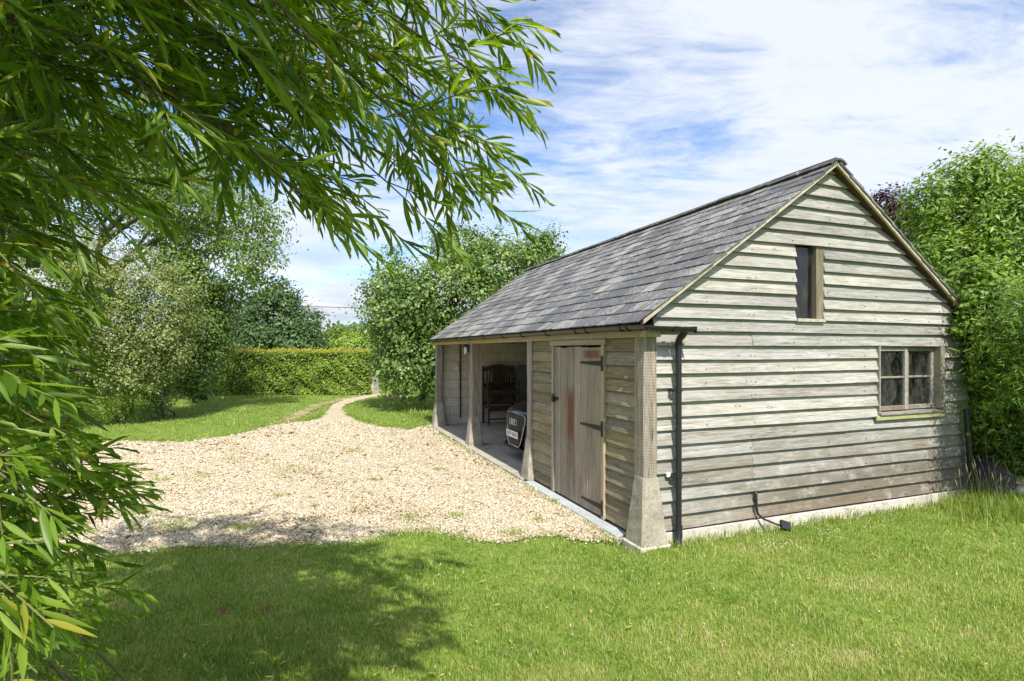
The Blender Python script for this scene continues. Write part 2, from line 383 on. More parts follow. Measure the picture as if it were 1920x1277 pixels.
# ------------------------------------------------------------------ ground: lawn sheet, gravel, grass
def gp(x, y, z=-0.04):
    t = (CAMH - z) / (y - HY) * FPX
    return ((x - CX) / FPX * t, t)
def buv(u, v): return (P0[0] + D2[0] * u + D1[0] * v, P0[1] + D2[1] * u + D1[1] * v)
def to_uv(X, Y): return (X - P0[0]) * D2[0] + (Y - P0[1]) * D2[1], (X - P0[0]) * D1[0] + (Y - P0[1]) * D1[1]
def rough_poly(pts, step=0.14, amp=0.03, seed=1, fixed=()):
    r = np.random.default_rng(seed); out = []
    n = len(pts)
    for i in range(n):
        a = np.array(pts[i]); b = np.array(pts[(i + 1) % n]); L = np.linalg.norm(b - a)
        k = max(1, int(L / step)); nn = np.array([-(b - a)[1], (b - a)[0]]) / max(L, 1e-6)
        for j in range(k):
            q = a + (b - a) * j / k
            am = 0 if i in fixed else amp * min(1, 0.4 + q[1] / 14)
            out.append(q + nn * r.normal(0, am))
    return np.array(out)
def inside(poly, X, Y):
    c = np.zeros(X.shape, bool); n = len(poly)
    for i in range(n):
        x0, y0 = poly[i]; x1, y1 = poly[(i + 1) % n]
        if y0 == y1: continue
        m = ((y0 > Y) != (y1 > Y)) & (X < (x1 - x0) * (Y - y0) / (y1 - y0) + x0)
        c ^= m
    return c
near_px = [(-500, 1045), (-100, 1050), (120, 1052), (230, 1034), (330, 1024), (450, 1024), (560, 1021), (640, 1018), (715, 1004), (770, 994), (850, 1000), (905, 1014), (955, 1016), (990, 1006), (1045, 1004), (1095, 1012), (1150, 1014)]
far_px = [(770, 804), (725, 801), (692, 794), (662, 782), (640, 768), (648, 758), (680, 748), (722, 739.5), (715, 737), (688, 741), (650, 748), (624, 758), (614, 770), (600, 782), (578, 789), (545, 791), (505, 797), (478, 805), (440, 815), (400, 820), (350, 828), (250, 826), (200, 827), (100, 830), (-200, 832), (-500, 835)]
gravel_pts = [gp(*p) for p in near_px] + [buv(-0.05, 0.30), buv(-0.055, 9.3)] + [gp(*p) for p in far_px]
GRAVEL = rough_poly(gravel_pts, fixed=(len(near_px), ))
track_px = [(505, 797), (540, 779), (585, 759), (636, 746.5), (700, 737), (706, 738.5), (645, 750), (604, 761), (572, 776), (545, 791)]
TRACK = rough_poly([gp(*p) for p in track_px], seed=4, amp=0.07)

def ground_z(X, Y):
    X = np.asarray(X, float); Y = np.asarray(Y, float)
    z = -0.054 + 0.005 * np.sin(X * 1.3 + 0.7 * Y) + 0.004 * np.sin(2.3 * Y - X * 0.8)
    u, v = to_uv(X, Y)
    inb = np.clip(np.minimum(np.minimum(u + 0.15, 5.5 - u), np.minimum(v - 0.05, 9.4 - v)) / 0.12, 0, 1)
    return z - 0.10 * inb
def grid_lines(lo, hi, step, far):
    a = list(np.arange(lo, hi + 1e-6, step)); s = step
    while a[-1] < far: s *= 1.5; a.append(a[-1] + s)
    s = step
    while a[0] > -far: s *= 1.5; a.insert(0, a[0] - s)
    return np.array(a)
gx = grid_lines(-14, 14, 0.22, 900); gy = grid_lines(-4, 30, 0.22, 900)
GX, GY = np.meshgrid(gx, gy)
GZ = ground_z(GX, GY)
V = np.stack([GX.ravel(), GY.ravel(), GZ.ravel()], 1)
nx, ny = len(gx), len(gy)
ii, jj = np.meshgrid(np.arange(nx - 1), np.arange(ny - 1))
q = (jj * nx + ii).ravel()
F = np.stack([q, q + 1, q + 1 + nx, q + nx], 1)
def lawn_mat():
    m, nt, out = new_mat('lawn_turf')
    co = objco(nt)
    a = noise(nt, co, 0.45, 5, 0.6); b = noise(nt, co, 9.0, 6, 0.7); c = noise(nt, VM(nt, 'MULTIPLY', co, (60, 25, 1)), 1.0, 5, 0.7)
    col = ramp(nt, M2(nt, 'ADD', M2(nt, 'MULTIPLY', b, .5), M2(nt, 'MULTIPLY', c, .5)), [(0.33, (0.055, 0.090, 0.016)), (0.5, (0.14, 0.215, 0.034)), (0.68, (0.27, 0.31, 0.075))])
    col = mixc(nt, M2(nt, 'MULTIPLY', sstep(nt, a, 0.5, 0.72), 0.4), col, (0.20, 0.19, 0.06))
    principled(nt, out, col, 0.9, 0.1, M2(nt, 'ADD', b, c), 0.7, 0.02)
    return m
MAT['lawn'] = lawn_mat()
lawn = link('lawn', npmesh('lawn', V, F, MAT['lawn'], smooth=True)); tag(lawn, 'short mown green lawn reaching out to the far hedge', 'lawn', kind='structure')

def gravel_mat():
    m, nt, out = new_mat('gravel_bed')
    co = objco(nt)
    v1 = node(nt, 'ShaderNodeTexVoronoi', {'Vector': co, 'Scale': 48.0}); v2 = node(nt, 'ShaderNodeTexVoronoi', {'Vector': co, 'Scale': 27.0})
    col = ramp(nt, node(nt, 'ShaderNodeSeparateColor', {0: v1.outputs[1]}).outputs[0], [(0.0, (0.13, 0.08, 0.035)), (0.25, (0.36, 0.27, 0.145)), (0.55, (0.53, 0.445, 0.29)), (1.0, (0.66, 0.60, 0.47))])
    col = mixc(nt, 0.35, col, ramp(nt, node(nt, 'ShaderNodeSeparateColor', {0: v2.outputs[1]}).outputs[0], [(0, (0.34, 0.23, 0.12)), (0.6, (0.6, 0.51, 0.38)), (1, (0.72, 0.68, 0.6))]))
    d = sstep(nt, noise(nt, co, 0.9, 6, 0.65), 0.54, 0.74)
    col = mixc(nt, M2(nt, 'MULTIPLY', d, 0.45), col, (0.30, 0.23, 0.12))
    h = M2(nt, 'SUBTRACT', 1.0, v1.outputs[0])
    principled(nt, out, col, 0.9, 0.2, h, 0.9, 0.02)
    return m
MAT['gravel'] = gravel_mat()
MAT['worn'] = stone('worn_track', ((0.10, 0.11, 0.035), (0.27, 0.225, 0.11), (0.47, 0.40, 0.26)), 2.6)
def poly_sheet(name, poly, z, mat):
    bm = bmesh.new()
    vs = [bm.verts.new((p[0], p[1], z)) for p in poly]
    es = [bm.edges.new((vs[i], vs[(i + 1) % len(vs)])) for i in range(len(vs))]
    bmesh.ops.triangle_fill(bm, edges=es, use_beauty=True)
    bmesh.ops.recalc_face_normals(bm, faces=bm.faces)
    if bm.faces and sum(f.normal.z for f in bm.faces) < 0: bmesh.ops.reverse_faces(bm, faces=bm.faces)
    me = bpy.data.meshes.new(name); bm.to_mesh(me); bm.free(); me.materials.append(mat)
    return link(name, me)
tag(poly_sheet('gravel_drive', GRAVEL, -0.043, MAT['gravel']), 'pale cream gravel drive in front of the barn', 'drive', kind='structure')
tag(poly_sheet('gravel_track', TRACK, -0.0435, MAT['worn']), 'thin worn gravel wheel track across the lawn', 'track', kind='structure')

def in_gravel(X, Y): return inside(GRAVEL, X, Y)
def px_ground(n, x0, x1, y0, y1, r, z=-0.05):
    x = r.uniform(x0, x1, n); y = r.uniform(y0, y1, n)
    t = (CAMH - z) / (y - HY) * FPX
    return (x - CX) / FPX * t, t
def sfield(X, Y, k=1.0, ph=0.0):
    return (np.sin(X * 1.7 * k + 1.3 * np.sin(Y * 1.1 * k + ph)) + np.sin(Y * 2.3 * k + 1.7 * np.sin(X * 0.9 * k + 2 * ph)) + np.sin((X + Y) * 3.1 * k + ph)) / 3
def blades(X, Y, Z, hgt, wid, r, lean=0.5):
    """grass blades of five corners, three triangles"""
    n = len(X); a = r.uniform(0, 2 * np.pi, n); b = a + r.normal(np.pi / 2, 0.5, n)
    dx, dy = np.cos(a), np.sin(a); lx, ly = np.cos(b), np.sin(b)
    ln = np.abs(r.normal(0.15, lean, n)) * hgt; w = wid * r.uniform(0.7, 1.3, n)
    V = np.zeros((n, 5, 3))
    for k, (s, side, hh, l) in enumerate([(1, 1, 0, 0), (1, -1, 0, 0), (.8, -1, .55, .3), (.8, 1, .55, .3), (0, 0, 1, 1)]):
        V[:, k, 0] = X + dx * w * s * side * .5 + lx * ln * l
        V[:, k, 1] = Y + dy * w * s * side * .5 + ly * ln * l
        V[:, k, 2] = Z + hgt * hh
    o = (np.arange(n) * 5)[:, None]
    F = np.concatenate([o + [0, 1, 2], o + [0, 2, 3], o + [3, 2, 4]], 1).reshape(-1, 3)
    return V.reshape(-1, 3), F
def grass_mat():
    m, nt, out = new_mat('grass_blade')
    att = node(nt, 'ShaderNodeAttribute', attribute_name='tint').outputs['Fac']
    col = ramp(nt, att, [(0.0, (0.060, 0.140, 0.016)), (0.35, (0.175, 0.28, 0.031)), (0.62, (0.315, 0.385, 0.070)), (0.82, (0.45, 0.44, 0.15)), (1.0, (0.58, 0.50, 0.28))])
    p = node(nt, 'ShaderNodeBsdfPrincipled', {'Base Color': col, 'Roughness': 0.5, 'Specular IOR Level': 0.35})
    t = node(nt, 'ShaderNodeBsdfTranslucent', {'Color': mixc(nt, 1.0, col, (1.25, 1.25, 0.5), 'MULTIPLY')})
    x = node(nt, 'ShaderNodeMixShader', {0: 0.32, 1: p.outputs[0], 2: t.outputs[0]})
    nt.links.new(x.outputs[0], out.inputs[0])
    return m
MAT['grass'] = grass_mat()
r = np.random.default_rng(11)
X1, Y1 = px_ground(400000, -350, 2250, 742, 1420, r)
X2, Y2 = px_ground(90000, -350, 2250, 700, 800, r)
GXs = np.concatenate([X1, X2]); GYs = np.concatenate([Y1, Y2])
jit = 0.07 * sfield(GXs * 4, GYs * 4) + r.normal(0, .035, len(GXs))
tr = inside(TRACK, GXs, GYs)
keep = ~in_gravel(GXs + jit, GYs + jit) & ~(tr & (r.random(len(GXs)) < 0.35))
u, v = to_uv(GXs, GYs)
keep &= ~((u > -0.06) & (u < 5.4) & (v > 0.095) & (v < 9.3)) & ~((u > -0.01) & (u < 0.32) & (v > -0.005) & (v < 0.4))
keep &= GYs < 24
# bald, thin patches
keep &= (sfield(GXs, GYs, 1.6, 1.0) + r.normal(0, 0.5, len(GXs))) < 0.95
GXs, GYs = GXs[keep], GYs[keep]; u, v = to_uv(GXs, GYs)
edge = np.exp(-np.clip(0.12 - v, 0, 9) / 0.14) * ((u > -0.2) & (u < 5.6))           # longer where the mower cannot reach the plinth
hg = 0.030 * np.exp(r.normal(0, 0.28, len(GXs))) * (1 + 0.25 * sfield(GXs, GYs, 2.2) + .45 * np.clip(sfield(GXs, GYs, 7.0, 3.0) - .35, 0, 1)) * (1 + 1.1 * edge) * (1 + 0.02 * np.clip(GYs - 5, 0, 20))
V, F = blades(GXs, GYs, ground_z(GXs, GYs) - 0.004, hg, np.maximum(0.0034, 0.00105 * GYs), r)
ti = np.clip(0.43 + 0.15 * sfield(GXs, GYs, 0.9, 0.4) + 0.13 * sfield(GXs, GYs, 3.3, 2.0) + 0.10 * sfield(GXs, GYs, 9.0, 1.0) + r.normal(0, 0.22, len(GXs)) + 0.09 * np.clip(GXs - .3, 0, 1) - .10 * edge, 0, 1)
for (dx_, dy_, rx_, ry_, k_) in ((1650, 1095, 130, 10, .35), (1440, 1030, 90, 8, .30), (1250, 1190, 120, 14, .22), (760, 1180, 70, 16, .20), (1010, 1090, 60, 8, .2), (1800, 1200, 120, 18, .25), (1560, 1235, 100, 12, .28), (1120, 1262, 90, 10, .25), (560, 1090, 90, 10, .2), (1370, 1120, 60, 9, -.25), (1580, 1170, 90, 12, -.25), (980, 1220, 80, 12, -.25), (860, 1060, 70, 8, -.22), (1720, 1020, 80, 6, -.2), (1200, 1080, 90, 9, -.2)):
    gpx, gpy = CX + FPX * GXs / GYs, HY + FPX * (CAMH + .05) / GYs
    ti = np.clip(ti + k_ * np.exp(-((gpx - dx_) / rx_) ** 2 - ((gpy - dy_) / ry_ / 1.6) ** 2), 0, 1)
ti = np.where(r.random(len(ti)) < 0.06 + .10 * (sfield(GXs, GYs, 2.1, 5.0) > .3), r.uniform(.85, 1, len(ti)), ti)
tag(link('grass', npmesh('grass', V, F, MAT['grass'], tint=np.repeat(ti, 5))), 'short green grass blades covering the whole lawn', 'grass', kind='stuff')

# ragged fringe of longer blades where the lawn runs out over the gravel
bi = r.integers(0, len(GRAVEL), 26000); nb = (bi + 1) % len(GRAVEL); tt = r.random(26000)[:, None]
ep = GRAVEL[bi] * (1 - tt) + GRAVEL[nb] * tt; fr_ = .5 + .5 * sfield(ep[:, 0] * 2.5, ep[:, 1] * 2.5, 1.0, 2.0)
ep = ep + r.normal(0, 1, ep.shape) * (.015 + .07 * fr_)[:, None]
eu, ev = to_uv(ep[:, 0], ep[:, 1])
kk = ~((eu > -.10) & (ev > .1)) & (ep[:, 1] < 16)
ep = ep[kk]; fr_ = fr_[kk]; n = len(ep)
V, F = blades(ep[:, 0], ep[:, 1], np.full(n, -.05), (.020 + .034 * fr_) * np.exp(r.normal(0, .3, n)), np.maximum(.0034, .00095 * ep[:, 1]), r, .6)
tag(link('edge_grass', npmesh('edge_grass', V, F, MAT['grass'], tint=np.repeat(np.clip(r.normal(.40, .2, n), 0, 1), 5))), 'ragged grass fringe along the edge of the gravel', 'grass', kind='stuff')

# gravel stones lying on the drive
def pebble_mat():
    m, nt, out = new_mat('gravel_stone')
    att = node(nt, 'ShaderNodeAttribute', attribute_name='tint').outputs['Fac']
    col = ramp(nt, att, [(0.0, (0.10, 0.062, 0.030)), (0.16, (0.27, 0.19, 0.095)), (0.34, (0.45, 0.365, 0.22)), (0.6, (0.57, 0.50, 0.36)), (0.86, (0.71, 0.66, 0.54)), (1.0, (0.36, 0.34, 0.30))])
    principled(nt, out, col, 0.75, 0.25)
    return m
MAT['pebble'] = pebble_mat()
X1, Y1 = px_ground(75000, -200, 1250, 790, 1050, r)
X2, Y2 = px_ground(16000, 100, 1250, 930, 1050, r)
PX, PY = np.concatenate([X1, X2]), np.concatenate([Y1, Y2])
k = in_gravel(PX + .06 * r.normal(0, 1, len(PX)), PY + .06 * r.normal(0, 1, len(PX))); PX, PY = PX[k], PY[k]; n = len(PX)
octa = np.array([(1, 0, 0), (0, 1, 0), (-1, 0, 0), (0, -1, 0), (0, 0, 1), (0, 0, -1)], float)
of = np.array([(0, 1, 4), (1, 2, 4), (2, 3, 4), (3, 0, 4), (1, 0, 5), (2, 1, 5), (3, 2, 5), (0, 3, 5)])
sz = np.maximum(0.0085, 0.00150 * PY) * np.exp(r.normal(0, 0.35, n))
ang = r.uniform(0, 6.28, n); sh = r.uniform(0.6, 1.25, (n, 6))
V = octa[None] * sh[:, :, None] * sz[:, None, None]
V[:, :, 0] *= 1.25; V[:, :, 2] *= 0.6
tilt = r.normal(0, 0.35, (n, 2))
V[:, :, 2] += V[:, :, 0] * tilt[:, :1] + V[:, :, 1] * tilt[:, 1:]
c, s = np.cos(ang)[:, None], np.sin(ang)[:, None]
V = np.stack([V[:, :, 0] * c - V[:, :, 1] * s + PX[:, None], V[:, :, 0] * s + V[:, :, 1] * c + PY[:, None], V[:, :, 2] - 0.043 + sz[:, None] * 0.3], 2)
F = (of[None] + (np.arange(n) * 6)[:, None, None]).reshape(-1, 3)
ti = np.clip(r.beta(1.7, 1.2, n) - 0.16 * np.clip(sfield(PX, PY, 1.1, 3.0) * 2, 0, 1) - .12 * np.clip(sfield(PX, PY, 3.1, 1.0) * 2 - .3, 0, 1), 0, 1)
tag(link('gravel', npmesh('gravel', V.reshape(-1, 3), F, MAT['pebble'], tint=np.repeat(ti, 6))), 'loose cream and tan gravel stones on the drive', 'gravel', kind='stuff')

# tufts of weed grass that have come up through the gravel
spots = [(540, 882, 46), (605, 858, 30), (430, 860, 22), (660, 845, 18), (770, 972, 26), (855, 967, 20), (520, 930, 14), (240, 960, 60), (330, 985, 60), (300, 900, 20), (700, 900, 12), (380, 890, 22), (960, 1000, 26), (1040, 940, 9), (590, 950, 10), (820, 880, 10), (740, 815, 16), (450, 990, 40), (1010, 975, 12)]
wx, wy = [], []
for (px, py, s) in spots:
    n = int(11 * s); t = r.normal(0, 1, (n, 2)) * [s * 0.5, s * 0.13]
    a, b = gp(px, py); X_, Y_ = [], []
    for d in t:
        a, b = gp(px + d[0], py + d[1]); wx.append(a); wy.append(b)
wx, wy = np.array(wx), np.array(wy)
V, F = blades(wx, wy, np.full(len(wx), -0.036), 0.022 * np.exp(r.normal(0, .35, len(wx))), 0.0042 * np.ones(len(wx)), r, 0.9)
tag(link('gravel_weeds', npmesh('gravel_weeds', V, F, MAT['grass'], tint=np.repeat(np.clip(r.normal(.5, .2, len(wx)), 0, 1), 5))), 'small tufts of grass growing through the gravel drive', 'weeds', kind='stuff')

# ------------------------------------------------------------------ the barn
barn = empty('timber_barn', tuple(P0), BARN_ROT, 'weatherboarded timber barn with slate roof and open car bays on staddle stones', 'barn')
SL = 0.708                                        # roof slope, rise over run
TH = math.atan(SL); EAVE_U, EAVE_Z, RIDGE_U = 0.0, 2.115, 2.645
RIDGE_Z = EAVE_Z + SL * RIDGE_U
V_NEAR, V_FAR = 0.035, 9.12
def roof_z(u): return EAVE_Z + SL * (u if u < RIDGE_U else 2 * RIDGE_U - u)

# floor, plinth, sill
MB().box(-0.035, 5.2, 2.96, 9.12, -0.2, -0.028).build('floor_slab', MAT['slab'], barn, bevel=0.006)
plinth = MB().box(0.20, 5.20, 0.105, 0.30, -0.25, 0.028).build('plinth', MAT['plinth'], barn, bevel=0.006)
MB().box(-0.018, 0.328, -0.014, 0.33, -0.2, -0.037).build('staddle_pad', MAT['plinth'], barn, bevel=0.012)
MB().box(-0.060, 0.085, 0.365, 2.80, -0.2, -0.026).build('door_sill', MAT['sill'], barn, bevel=0.006)
MB().box(0.1, 5.2, 0.31, 2.955, -0.2, -0.04).build('store_floor', MAT['slab'], barn)

# staddle stones and posts
posts = [(0.08, 0.08, 0.15, 0.15, -0.035, 0.60), (0.085, 2.88, 0.15, 0.17, -0.03, 0.55), (0.085, 5.83, 0.15, 0.17, -0.03, 0.55), (0.085, 8.83, 0.15, 0.17, -0.03, 0.55)]
for i, (pu_, pv_, wu, wv_, zb, hh) in enumerate(posts):
    cu, cv = pu_ + wu / 2, pv_ + wv_ / 2
    mb = MB(); rr = np.random.default_rng(40 + i)
    rings = 7; V = []; c = 0.016
    hb, ht = 0.152, 0.088
    for k in range(rings + 1):
        t = k / rings; h_ = hb + (ht - hb) * t
        for (a, b) in [(-1, -1), (1, -1), (1, 1), (-1, 1)]:
            for (ca, cb) in (((0, 1), (1, 0)) if a * b > 0 else ((1, 0), (0, 1))):
                V.append((cu + a * (h_ - c * ca) + rr.normal(0, .0022), cv + b * (h_ - c * cb) + rr.normal(0, .0022), zb + (hh - zb) * t))
    Fc = []
    for k in range(rings):
        for j in range(8):
            a, b = k * 8 + j, k * 8 + (j + 1) % 8
            Fc.append((a, b, b + 8, a + 8))
    Fc += [tuple(range(7, -1, -1)), tuple(rings * 8 + j for j in range(8))]
    # lift of the worn top rim
    mb.add(V, Fc).build('staddle_stone', MAT['staddle'], barn)
    wobble_box(pu_, pu_ + wu, pv_, pv_ + wv_, hh - 0.004, 1.975, seed=i + 3, amp=0.004).build('post', MAT['post'], barn)
# wall plate, header, eaves board
wobble = MB().box(0.075, 0.235, 0.02, 4.02, 1.975, 2.075).build('wall_plate', MAT['beam'], barn, bevel=0.008)
MB().box(0.078, 0.235, 4.025, 9.10, 1.975, 2.075).build('wall_plate', MAT['beam'], barn, bevel=0.008)
MB().box(0.07, 0.16, 0.80, 2.22, 1.905, 1.972).build('door_head', MAT['beam'], barn, bevel=0.004)

PITCH, Z0 = 0.1415, 0.055
def board_gable(ul0, ur0, ul1, ur1, z, zt, parent, jit=0.0):
    """feather-edged board on the gable: bottom edge u from ul0 to ur0, top from ul1 to ur1"""
    rr = random.uniform
    a, b = rr(-.003, .003), rr(-.003, .003)
    vf0, vb0 = 0.113 + rr(-.003, .003), 0.148
    t = (zt - z) / 0.168
    vf1 = 0.124 + 0.036 * t; vb1 = 0.148 + 0.022 * t
    n = max(1, int((ur0 - ul0) / 0.5)); V = []; F = []
    ph = rr(0, 6)
    for i in range(n + 1):
        s = i / n
        u0, u1 = ul0 + (ur0 - ul0) * s, ul1 + (ur1 - ul1) * s
        wz = 0.0035 * math.sin(u0 * 1.9 + ph) + a * (1 - s) + b * s
        wvv = 0.003 * math.sin(u0 * 1.3 + ph * 2)
        V += [(u0, vf0 + wvv, z + wz), (u0, vb0, z + wz), (u1, vb1, zt), (u1, vf1, zt)]
    for i in range(n):
        o = 4 * i
        for k in range(4):
            F.append((o + k, o + k + 4, o + (k + 1) % 4 + 4, o + (k + 1) % 4))
    F += [(0, 1, 2, 3), tuple(4 * n + k for k in (3, 2, 1, 0))]
    return MB().add(V, F).build('board', MAT['gable'], parent)
gable = empty('gable_wall'); gable.parent = barn
CLIP = 0.045
def uL(z): return max(0.232, (z - EAVE_Z + CLIP * 1.2) / SL)
def uR(z): return min(5.17, 2 * RIDGE_U - (z - EAVE_Z + CLIP * 1.2) / SL)
for k in range(0, 28):
    z = Z0 + PITCH * k; zt = z + 0.168
    if z < 1.9 and zt > 1.98: pass
    lo0, hi0 = uL(z), uR(z); lo1, hi1 = uL(zt), uR(zt)
    if hi0 - lo0 < 0.03: break
    if hi1 < lo1:
        m_ = RIDGE_U; lo1 = hi1 = m_; zt = min(zt, EAVE_Z - CLIP * 1.2 + SL * RIDGE_U)
    cuts = []
    if k in (15, 16, 17, 18, 19, 20): cuts = [(2.115, 2.545)]
    if k in (7, 8, 9, 10, 11, 12): cuts = [(3.425, 4.630)]
    joints = []
    if k in (0, 1, 3, 4, 5, 13): joints.append(1.485)
    if k in (2, 6): joints.append(2.9)
    if k in (0, 1, 2, 3, 4): joints.append(4.36)
    if k in (13, 14, 15, 16, 17): joints.append(4.63)
    segs = []; a = lo0
    marks = sorted([(c[0], c[1]) for c in cuts] + [(j_, j_ + 0.003) for j_ in joints])
    for (c0, c1) in marks:
        if c0 <= a + .05 or c0 >= hi0: continue
        segs.append((a, c0)); a = c1
    segs.append((a, hi0))
    for i, (s0, s1) in enumerate(segs):
        e0 = lo1 if i == 0 else s0
        e1 = hi1 if i == len(segs) - 1 else s1
        if i == 0 and s1 < e0: continue
        e0 = min(e0, e1)
        board_gable(s0, s1, e0, e1, z + random.uniform(-.003, .003), zt, gable)
# dark board lining behind the cladding, with the two openings left free
lin = MB()
for (a, b, z0_, z1_) in [(0.235, 3.42, 0.03, 1.05), (3.42, 5.15, 0.03, 1.05), (0.235, 3.42, 1.05, 1.90), (4.635, 5.15, 1.05, 1.90), (0.235, 5.15, 1.90, 2.06)]:
    lin.box(a, b, 0.176, 0.196, z0_ + .002, z1_ - .002)
def tri_lin(ua, ub):
    lin.hexa([(ua, 0.176, 2.06), (ub, 0.176, 2.06), (ub, 0.196, 2.06), (ua, 0.196, 2.06)], [(ua, 0.176, min(roof_z(ua), 9) - .07), (ub, 0.176, roof_z(ub) - .07), (ub, 0.196, roof_z(ub) - .07), (ua, 0.196, roof_z(ua) - .07)])
tri_lin(0.24, 2.11); tri_lin(2.65, 5.05)
lin.box(2.11, 2.645, 0.176, 0.196, 2.06, 2.17); lin.box(2.55, 2.645, 0.176, 0.196, 2.175, 3.04)
lin.hexa([(2.11, .176, 3.04), (2.645, .176, 3.04), (2.645, .196, 3.04), (2.11, .196, 3.04)], [(2.11, .176, roof_z(2.11) - .07), (2.645, .176, RIDGE_Z - .07), (2.645, .196, RIDGE_Z - .07), (2.11, .196, roof_z(2.11) - .07)])
lin.build('lining', MAT['bench'], gable)

# nail heads in pairs down the studs
nl = MB()
for k in range(27):
    z = Z0 + PITCH * k + .035
    for us in (0.30, 0.86, 1.46, 1.51, 2.06, 2.60, 3.20, 3.39, 3.9, 4.34, 4.39, 4.95):
        if not (uL(z) + .08 < us < uR(z) - .08): continue
        if 7 <= k <= 12 and 3.4 < us < 4.64 or 15 <= k <= 20 and 2.1 < us < 2.56 or random.random() < .55: continue
        u_, z_ = us + random.uniform(-.012, .012), z + random.uniform(-.012, .012)
        nl.tube([(u_, .104, z_), (u_, .135, z_)], .0030, 6)
o = nl.build('nails', MAT['iron'], gable); o['kind'] = 'stuff'

# slit window in the gable
MAT['slitwood'] = wood('dark_jamb', (12, 12, 1.0), ((0.07, 0.055, 0.035), (0.17, 0.14, 0.09), (0.30, 0.26, 0.18)), green=.3)
slit = empty('slit_window'); slit.parent = barn
MB().box(2.43, 2.543, 0.137, 0.32, 2.20, 3.04).build('jamb', MAT['slitwood'], slit)
MB().box(2.112, 2.135, 0.165, 0.32, 2.20, 3.04).build('jamb', MAT['slitwood'], slit)
MB().box(2.112, 2.543, 0.105, 0.32, 2.165, 2.198).build('sill', MAT['verge'], slit)
MB().box(2.118, 2.54, 0.136, 0.15, 2.075, 2.163).build('apron', MAT['gable'], slit)
MB().box(2.136, 2.429, 0.192, 0.196, 2.20, 3.04).build('pane', MAT['glass'], slit)
mesh_mb = MB()
for i in range(15): mesh_mb.box(2.140 + i * .0192, 2.1412 + i * .0192, 0.180, 0.1812, 2.205, 3.03)
for i in range(42): mesh_mb.box(2.137, 2.428, 0.1814, 0.1826, 2.21 + i * .0195, 2.2112 + i * .0195)
o = mesh_mb.build('wire_mesh', MAT['iron'], slit); o['kind'] = 'stuff'

# four-pane window
win = empty('window'); win.parent = barn
fr = empty('frame'); fr.parent = win
W0, W1, WZ0, WZ1 = 3.428, 4.627, 1.105, 1.905
MB().box(W0, W0 + .022, 0.105, 0.26, WZ0, WZ1).build('jamb', MAT['sash'], fr)
MB().box(W1 - .085, W1, 0.095, 0.26, WZ0, WZ1).build('jamb', MAT['sash'], fr)
MB().box(W0 + .023, W1 - .086, 0.14, 0.26, WZ1 - .022, WZ1).build('head', MAT['sash'], fr)
sl_ = MB().hexa([(W0 - .005, .075, 1.062), (W1 + .005, .075, 1.062), (W1 + .005, .26, 1.07), (W0 - .005, .26, 1.07)], [(W0 - .005, .075, 1.088), (W1 + .005, .075, 1.088), (W1 + .005, .26, 1.104), (W0 - .005, .26, 1.104)])
sl_.build('sill', MAT['sash'], win, bevel=0.004)
m_moss = wood('mossy_drip_board', (1.5, 8, 20), ((0.13, 0.12, 0.06), (0.30, 0.29, 0.12), (0.43, 0.41, 0.22)), vary=0.05)
MB().box(W0 - .06, W1 - .005, 0.092, 0.122, 1.004, 1.060).build('drip_board', m_moss, win, bevel=0.004)
for si, (a, b, vf) in enumerate([(W0 + .024, 4.005, 0.150), (4.012, W1 - .088, 0.175)]):
    sash = empty('sash'); sash.parent = win
    st = 0.050
    zb_, zt_ = WZ0 + .004, WZ1 - .026
    MB().box(a, a + st * (.6 if si == 0 else 1), vf, vf + .042, zb_, zt_).build('stile', MAT['sash'], sash, bevel=0.004)
    MB().box(b - st, b, vf, vf + .042, zb_, zt_).build('stile', MAT['sash'], sash, bevel=0.004)
    l_, r_ = a + st * (.6 if si == 0 else 1) + .001, b - st - .001
    MB().box(l_, r_, vf + .002, vf + .040, zb_, zb_ + .055).build('rail', MAT['sash'], sash, bevel=0.004)
    MB().box(l_, r_, vf + .002, vf + .040, zt_ - .045, zt_).build('rail', MAT['sash'], sash, bevel=0.004)
    zm = (zb_ + zt_) / 2 + .02
    MB().box(l_, r_, vf + .004, vf + .036, zm - .012, zm + .012).build('glazing_bar', MAT['sash'], sash, bevel=0.003)
    MB().box(l_, r_, vf + .022, vf + .026, zb_ + .056, zm - .013).build('pane', MAT['glass'], sash)
    MB().box(l_, r_, vf + .022, vf + .026, zm + .013, zt_ - .046).build('pane', MAT['glass'], sash)

# front boarding either side of the door
front = empty('front_wall'); front.parent = barn
def board_front(v0, v1, z):
    rr = random.uniform; zt = min(z + 0.168, 1.972)
    t = (zt - z) / .168; a, b = rr(-.003, .003), rr(-.003, .003)
    uf0, uf1 = 0.098 + rr(-.002, .002), 0.098 + .034 * t
    MB().hexa([(uf0, v0, z + a), (0.122, v0, z + a), (0.122, v1, z + b), (uf0, v1, z + b)],
              [(uf1, v0, zt), (0.122 + .022 * t, v0, zt), (0.122 + .022 * t, v1, zt), (uf1, v1, zt)]).build('board', MAT['front'], front)
for k in range(14):
    z = -0.005 + PITCH * k
    board_front(0.262, 0.838, z); board_front(2.182, 2.872, z)
MB().box(0.090, 0.14, 0.234, 0.258, -0.01, 1.970).build('corner_strip', MAT['trim'], front)
lb = MB(); lb.box(.15, .165, .24, .838, -.02, 1.97); lb.box(.15, .165, 2.182, 2.87, -.02, 1.97); lb.build('lining', MAT['bench'], front)

